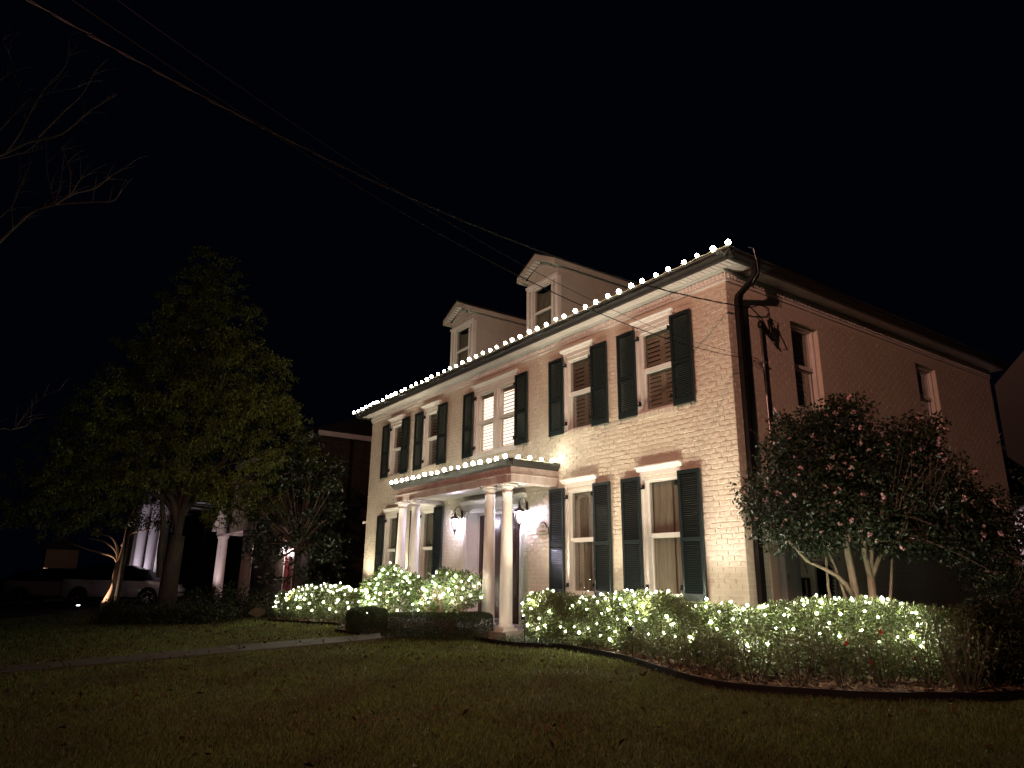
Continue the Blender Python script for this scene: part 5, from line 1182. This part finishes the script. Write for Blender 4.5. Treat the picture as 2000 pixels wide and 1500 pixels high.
colg = MB(); colg.lathe([(.2, 0), (.2, .1), (.165, .14)]+[(.165-.02*u, .14+2.4*u) for u in (0, .25, .5, .75, 1)]+[(.19, 2.6), (.2, 2.72)], n=16); cg = colg.mesh('column', 'pale', True)
for x in (-26.35, -25.9, -22.2, -21.8): place('column', cg, nh, (x+20, -1.3-.5, .02))
b = MB(); b.box(-22.6, -21.6, .42, .49, .1, 2.25); 
for i in range(2):
    for j in range(3): b.box(-22.5+i*.45, -22.13+i*.45, .40, .421, .25+j*.66, .8+j*.66)
b.build('door', 'reddoor', nh)
b = MB(); b.box(-22.72, -22.601, .38, .49, .1, 2.4); b.box(-21.599, -21.48, .38, .49, .1, 2.4); b.box(-22.72, -21.48, .38, .49, 2.4, 2.55); b.build('door_frame', 'pale', nh)
b = MB(); b.box(-23.1, -23.0, .3, .45, 1.9, 2.2); b.build('porch_lamp', emit('porch_lamp_glass', (1, .8, .8), 5), nh)
ld = bpy.data.lights.new('porch_light', 'POINT'); ld.energy = 90; ld.color = (1, .72, .70); ld.shadow_soft_size = .08; lo = bpy.data.objects.new('porch_light', ld); COL.objects.link(lo); lo.parent = nh; lo.location = (-3.05, -.5, 2.0)
lit_spot(nh, (-25.0, -3.0, .1), (-26.2, -1.3, 2.0), 200, (1, .82, .84), 60)

n2 = empty('neighbour_house', (-37, -1, 0), label='far house with tall lavender lit columns seen behind the oak trunk', cat='house')
b = MB(); b.box(-50, -36.6, 1.0, 9, -.2, 6.0); b.build('wall', 'nmortar', n2)
b = MB(); b.box(-50, -36.2, -2.6, 1.0, 5.0, 5.6); b.build('entablature', 'pale', n2)
b = MB(); b.add([(-50.5, -3, 5.61), (-35.9, -3, 5.61), (-35.9, 9.5, 5.61), (-50.5, 9.5, 5.61), (-45, 3, 8), (-41, 3, 8)], [(0, 1, 5, 4), (1, 2, 5), (2, 3, 4, 5), (3, 0, 4), (3, 2, 1, 0)]); b.build('roof', 'shingle', n2)
for (x, y) in ((-37.75, -2.95), (-37.35, -2.45), (-36.95, -2.0), (-42.0, -2.6), (-41.6, -2.3), (-45.5, -2.6)):
    b = MB(); b.lathe([(.34, 0), (.34, .2), (.27, .28), (.25, 2.5), (.22, 4.7), (.3, 4.85), (.33, 5.0)], n=18); b.build('column', 'pale', n2, world=False, smooth=True, loc=(x+37, y+1, gzf(x, y)))
lit_spot(n2, (-36.3, -4.0, 0), (-37.2, -2.4, 3.4), 430, (.88, .80, 1), 70)
lit_spot(n2, (-41.2, -3.9, 0), (-41.8, -2.4, 2), 60, (1, .86, .86), 60)
n3 = empty('garden_house', (-43.2, -7.8, gzf(0, -7.8)), label='dim beige gabled house end far behind the tan car', cat='house')
b = MB(); b.box(-47, -42, -7.15, -5.55, -.8, 2.35); b.build('wall', 'beige', n3); b = MB(); b.prism([(-7.4, 2.36), (-5.3, 2.36), (-5.3, 2.46), (-6.4, 3.1), (-7.4, 2.5)], 0, -47.2, -41.8); b.build('roof', 'shingle', n3)
b = MB(); b.box(-41.9, -41.8, -7.2, -5.2, 1.25, 1.31); b.box(-41.9, -41.8, -7.2, -5.2, .7, .75)
for i in range(12): b.box(-41.87, -41.83, -7.15+i*.17, -7.12+i*.17, .75, 1.25)
b.build('railing', 'iron', n3)
ld = bpy.data.lights.new('porch_light', 'POINT'); ld.energy = 4; ld.color = (1, .62, .42); ld.shadow_soft_size = .1; lo = bpy.data.objects.new('porch_light', ld); COL.objects.link(lo); lo.parent = n3; lo.location = (3.4, .6, 2.2)
n4 = empty('neighbour_house', (3.5, 13.5, 0), label='brightly lit pink wall of another house at the right edge', cat='house')
b = MB(); b.box(-1.5, 9, 12.6, 16, -.1, 3.25); b.build('wall', 'pinkwall', n4)
b = MB(); b.prism([(12.2, 3.26), (16.4, 3.26), (14.3, 4.6)], 0, -1.7, 9.3); b.build('roof', 'shingle', n4)
lit_spot(n4, (-.3, 11.4, 3.0), (-.5, 12.6, 2.2), 110, (1, .80, .88), 75)

# yard ornament and stop sign seen from the back
yo = empty('yard_ornament', (-13.15, -3.2, gzf(0, -3.2)), label='small tan shell shaped ornament on a stake left of the lit hedge', cat='ornament')
b = MB(); vs = [(0, 0, .12)]; 
for i in range(13): a = math.radians(25+i*130/12); rr_ = .24+.02*(i % 2); vs.append((rr_*math.cos(a)*.571, rr_*math.cos(a)*.821, .12+rr_*math.sin(a)))
vs2 = [(x-.03, y+.02, z) for x, y, z in vs]; n = len(vs); b.add(vs+vs2, [tuple(range(n)), tuple(range(n, 2*n))[::-1]]+[(i, (i+1) % n, n+(i+1) % n, n+i) for i in range(n)]); b.build('shell', 'stone', yo, world=False)
b = MB(); b.tube([(0, 0, -.05), (0, 0, .16)], .012, .012, 6); b.build('stake', 'iron', yo, world=False)
sg_ = empty('stop_sign', (5.70, -5.06, -.3), label='back of an octagonal traffic sign cut off by the right edge', cat='road sign')
ctr = Vector((5.783, -5.352, 1.775)); nrm = Vector((-.1, .995, 0)).normalized(); ax = Vector((.995, .1, 0)).normalized()
b = MB(); rad = .411; vs = []
for s_ in (0, 1):
    for i in range(8): a = PI/8+i*PI/4; vs.append(ctr+ax*(rad*math.cos(a))+Vector((0, 0, 1))*(rad*math.sin(a))+nrm*(.003*s_))
b.add(vs, [tuple(range(8)), tuple(range(8, 16))[::-1]]+[(i, i+8, (i+1) % 8+8, (i+1) % 8) for i in range(8)]); b.build('sign_panel', 'signback', sg_)
b = MB(); p = ctr-nrm*.03; p = ctr+nrm*.035; b.tube([(p.x, p.y, gzf(p.x, p.y)-.1), (p.x, p.y, 2.1)], .024, .024, 8); b.build('post', 'steel', sg_)
sg_.location = (5.70, -5.06, gzf(5.7, -5.06))
for ch in sg_.children: ch.location = Vector((0, 0, -.3-gzf(5.7, -5.06)))

# ------------------------------------------------------------------ street lamp, utility pole, landscape uplights
stl = empty('street_lamp', (5.7, -14.6, -.8), label='street lamp on a steel pole across from the house', cat='street lamp')
b = MB(); b.tube([(5.7, -14.6, -.8), (5.7, -14.6, 7.2)], .09, .06, 10); b.tube([(5.7, -14.6, 7.1), (5.6, -14.2, 7.6), (5.4, -13.2, 7.75)], .04, .03, 8); b.build('pole', 'steel', stl, smooth=True)
b = MB(); b.box(5.25, 5.55, -13.4, -12.8, 7.68, 7.80); b.build('housing', 'greybox', stl)
b = MB(); b.box(5.29, 5.51, -13.33, -12.87, 7.65, 7.675); b.build('lens', 'slamp', stl)
ld = bpy.data.lights.new('street_light', 'SPOT'); ld.energy = 4700; ld.color = (1, .45, .33); ld.shadow_soft_size = .12; ld.spot_size = math.radians(98); ld.spot_blend = 1.0
lo = bpy.data.objects.new('street_light', ld); COL.objects.link(lo); lo.location = (5.4, -13.1, 7.6); lo.rotation_euler = (Vector((-3.5, 0, 5.2))-Vector((5.4, -13.1, 7.6))).to_track_quat('-Z', 'Y').to_euler()
up = empty('utility_pole', (.5, -14.2, -.8), label='wooden utility pole carrying the wires across the street', cat='utility pole')
b = MB(); b.tube([(.5, -14.2, -.8), (.5, -14.2, 8.8)], .16, .11, 10); b.box(-.6, 2.6, -14.08, -13.98, 6.9, 7.02); b.build('pole', 'pole', up, smooth=False)

def uplight(x, y, aim, e, col, ang, label):
    s = empty('garden_uplight', (x, y, gzf(x, y)), label=label, cat='spotlight', group='uplights hidden behind the hedges')
    b = MB(); b.tube([(0, 0, -.05), (0, 0, .10)], .012, .012, 6); b.build('stake', 'iron', s, world=False)
    b = MB(); b.lathe([(.03, 0), (.05, .02), (.055, .09)], (0, 0, .08), 10); b.build('housing', 'iron', s, world=False)
    ld = bpy.data.lights.new('uplight', 'SPOT'); ld.energy = e; ld.color = col; ld.spot_size = math.radians(ang); ld.spot_blend = .9; ld.shadow_soft_size = .05
    lo = bpy.data.objects.new('uplight', ld); COL.objects.link(lo); lo.parent = s; lo.location = (0, 0, .9)
    aim = (x, y+.35, 6)
    lo.rotation_euler = (Vector(aim)-Vector((x, y, gzf(x, y)+.2))).to_track_quat('-Z', 'Y').to_euler()
WARM = (1, .85, .62)
def flood(x, y, aim, e, label, col=(1, .85, .65), h=.32, ang=95):
    g = gzf(x, y); s = empty('garden_floodlight', (x, y, g), label=label, cat='floodlight', group='small floodlights in the front beds')
    b = MB(); b.tube([(0, 0, -.05), (0, 0, h-.07)], .010, .010, 6); b.build('stake', 'iron', s, world=False)
    b = MB(); b.box(-.05, .05, -.035, .02, h-.07, h-.01); b.build('housing', 'iron', s, world=False)
    ld = bpy.data.lights.new('flood_light', 'SPOT'); ld.energy = e; ld.color = col; ld.spot_size = math.radians(ang); ld.spot_blend = 1.0; ld.shadow_soft_size = .05
    lo = bpy.data.objects.new('flood_light', ld); COL.objects.link(lo); lo.parent = s; lo.location = (0, .05, h+.02)
    lo.rotation_euler = (Vector(aim)-Vector((x, y+.05, g+h+.02))).to_track_quat('-Z', 'Y').to_euler()
flood(-.75, -1.62, (-1.2, 0, 4.9), 330, 'small black floodlight at the bed edging under the right windows', h=.5)
flood(-3.4, -1.52, (-4.2, 0, 4.9), 330, 'added small floodlight among the strap leaved plants', h=.5)  # added lamp, makes the upper wall by the portico creamier
flood(-9.2, -2.2, (-9.0, 0, 5.0), 330, 'added small floodlight between the left hedge and the boxwood', h=.6)  # added lamp, evens out the upper wall left of the portico
flood(-12.6, -2.75, (-12.3, 0, 4.6), 340, 'added small floodlight before the far left hedge', h=.5)  # added lamp, brightens the far left of the front wall
uplight(-.35, -.75, (-.3, 0, 1.5), 90, (1, .84, .74), 140, 'small uplight at the front right corner of the house')
uplight(-2.65, -.75, (-2.65, 0, 1.6), 80, WARM, 140, 'small uplight between the two right ground floor windows')
uplight(-4.2, -.45, (-4.4, 0, 2.0), 60, WARM, 140, 'small uplight beside the right end of the portico')
uplight(-13.3, -.5, (-13.4, 0, 1.6), 100, WARM, 140, 'small uplight at the far left corner of the house')
uplight(-10.9, -.5, (-10.9, 0, 1.8), 80, WARM, 140, 'small uplight between the two left ground floor windows')
